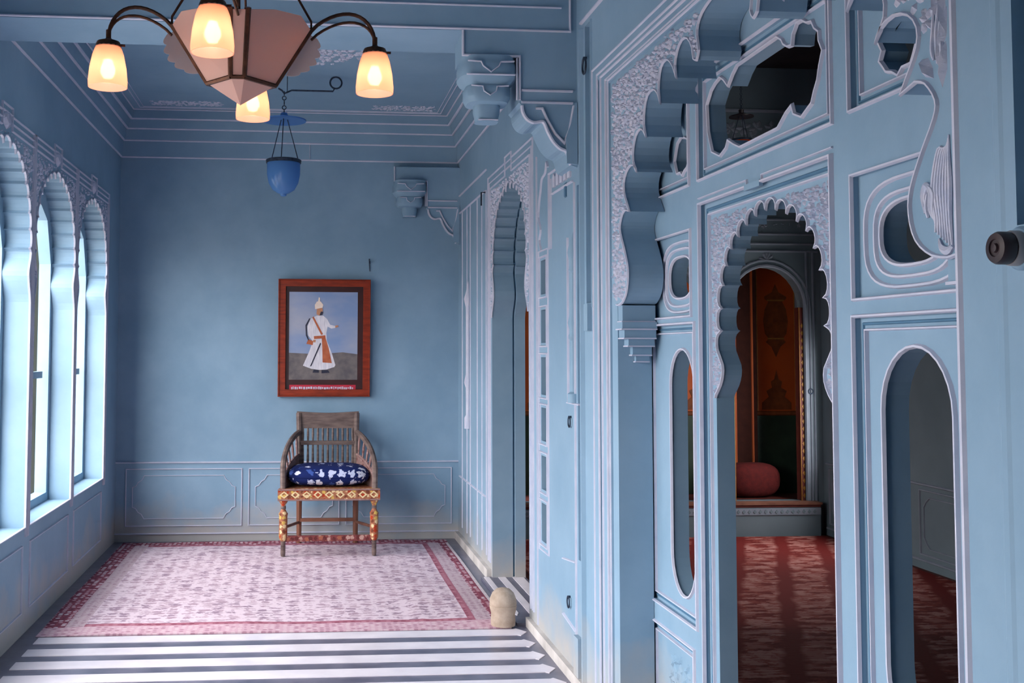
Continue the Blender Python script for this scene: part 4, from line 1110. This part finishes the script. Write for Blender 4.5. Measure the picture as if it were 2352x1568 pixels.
# ------------------------------------------------------------------ rug
ru = empty('rug', (0, 7.0, 0), 'large faded pink and red patterned rug covering the bay floor', 'rug')
def cloth(name, x0, x1, y0, y1, m, seed, par=None, z=.008):
    nx, ny = max(1, int((x1-x0)/.05)), max(1, int((y1-y0)/.05)); mb = MB(); vs = []
    for j in range(ny+1):
        for i in range(nx+1):
            x, y_ = x0+(x1-x0)*i/nx, y0+(y1-y0)*j/ny
            zz = z + .0035*math.sin(3.1*x+1.7*y_)*math.sin(2.3*y_) + .002*math.sin(9*x+4*y_)
            for cx_ in (.23, .66 + .03*math.sin(y_*2)): zz += .007*math.exp(-((x-cx_)/.018)**2)
            zz += .005*math.exp(-((y_-7.62-.05*x)/.02)**2)
            vs.append((x, y_, max(zz, .004)))
    fs = [(j*(nx+1)+i, j*(nx+1)+i+1, (j+1)*(nx+1)+i+1, (j+1)*(nx+1)+i) for j in range(ny) for i in range(nx)]
    o = len(vs)
    vs2 = vs + [(a, b, .001) for a, b, c in vs]
    per = [i for i in range(nx+1)] + [j*(nx+1)+nx for j in range(1, ny+1)] + [ny*(nx+1)+i for i in range(nx-1, -1, -1)] + [j*(nx+1) for j in range(ny-1, 0, -1)]
    fs += [(a, b, b+o, a+o) for a, b in zip(per, per[1:]+per[:1])]
    mb.add(vs2, fs); return mb.build(name, m, par, 50)
RX0, RX1, RY0, RY1 = -1.36, 1.11, 5.735, 8.43
cloth('rug_field', RX0+.21, .905, 5.95, 8.24, M['rug_field'], 1, ru)
for nm, x0, x1, mm in (('red_stripe', .905, .945, 'rug_red'), ('pale_border', .945, 1.035, 'rug_pale'), ('figured_band', 1.035, 1.09, 'rug_ornate'), ('woven_edge', 1.09, 1.11, 'rug_edge')):
    cloth(nm, x0, x1, 5.90, 8.30, M[mm], 2, ru)
for nm, x0, x1, mm in (('red_stripe', -1.15, -1.20+.09, 'rug_red'), ('pale_border', -1.25, -1.15, 'rug_pale'), ('figured_band', -1.36, -1.25, 'rug_ornate')):
    cloth(nm, min(x0, x1), max(x0, x1) if nm != 'red_stripe' else -1.15+.0001+.0, 5.90, 8.30, M[mm], 3, ru) if nm != 'red_stripe' else None
cloth('red_line', RX0+.21, .905, 5.90, 5.95, M['rug_red'], 4, ru)
cloth('pink_band', RX0, RX1, 5.735, 5.90, M['rug_pink'], 5, ru)
cloth('red_stripe', RX0+.21, .905, 8.24, 8.30, M['rug_red'], 6, ru)
cloth('figured_band', RX0, RX1, 8.30, RY1, M['rug_ornate'], 7, ru)

# ------------------------------------------------------------------ stone carpet weight
mb = MB(); mb.lathe([(0, 0), (.064, 0), (.066, .02), (.064, .06), (.070, .085), (.073, .10), (.073, .104), (.070, .106), (.073, .112), (.070, .14), (.058, .17), (.036, .19), (.012, .197), (0, .197)], (1.072, 5.78, .010), 28)
sw = mb.build('carpet_weight', M['stone'], None, True)
tag(sw, 'domed beige stone weight on the front corner of the rug', 'weight')
# ------------------------------------------------------------------ iron fittings on the right wall
def wall_ring(y, z, R, label):
    e_ = empty('iron_ring', (XR-.01, y, z), label, 'ring')
    mb = MB(); mb.ring((XR-.010, y, z), R, R*.17, 'X', 18, 6)
    mb.v = [(a, b, z + (c-z)*1.25) for a, b, c in mb.v]; mb.build('ring', M['iron'], e_)
    mb = MB(); mb.tube([(XR+.002, y, z+R*1.2), (XR-.014, y, z+R*1.2)], R*.24, 8); mb.build('staple', M['iron'], e_)
wall_ring(4.866, 1.15, .019, 'small dark iron ring pull at mid height beside the column of square lights')
wall_ring(4.90, .33, .020, 'small iron ring near the floor on the panel beside the big arch')
wall_ring(4.565, 2.72, .028, 'iron ring high on the pier beside the beam end')
mb = MB(); mb.tube([(XR, 7.2, 2.55), (XR-.03, 7.2, 2.55), (XR-.03, 7.2, 2.46)], .006, 6)
tag(mb.build('iron_hook', M['iron']), 'thin iron hook on the right wall left of the cusped doorway', 'hook')
# ------------------------------------------------------------------ old rotary switch
sw = empty('rotary_switch', (XR, 1.722, 1.648), 'old round dark rotary light switch on a pale base on the near pier', 'switch')
def xl(prof, m, name, par=sw, n=28):
    mb = MB(); mb.lathe([(r*.84, -h*.66) for r, h in prof], (XR, 1.722, 1.648), n, axis='X'); return mb.build(name, m, par, True)
xl([(0, 0), (.045, 0), (.045, .018), (.040, .026), (0, .026)], M['blue'], 'base')
xl([(0, .026), (.036, .026), (.036, .045), (.034, .05), (0, .05)], M['collar'], 'collar')
kb = xl([(0, .05), (.032, .05), (.0335, .055), (.0335, .078), (.030, .086), (.018, .088), (.017, .084), (.010, .084), (.008, .090), (0, .091)], M['bake'], 'knob')
mb = MB(); mb.tube([(XR-.010, 1.70, 1.678), (XR-.010, 1.40, 1.678)], .008, 8); mb.build('conduit', M['iron'], sw)
# the chair and its cushion stand on the cloth of the rug
ac.location.z += .009
cuo.location.z += .010
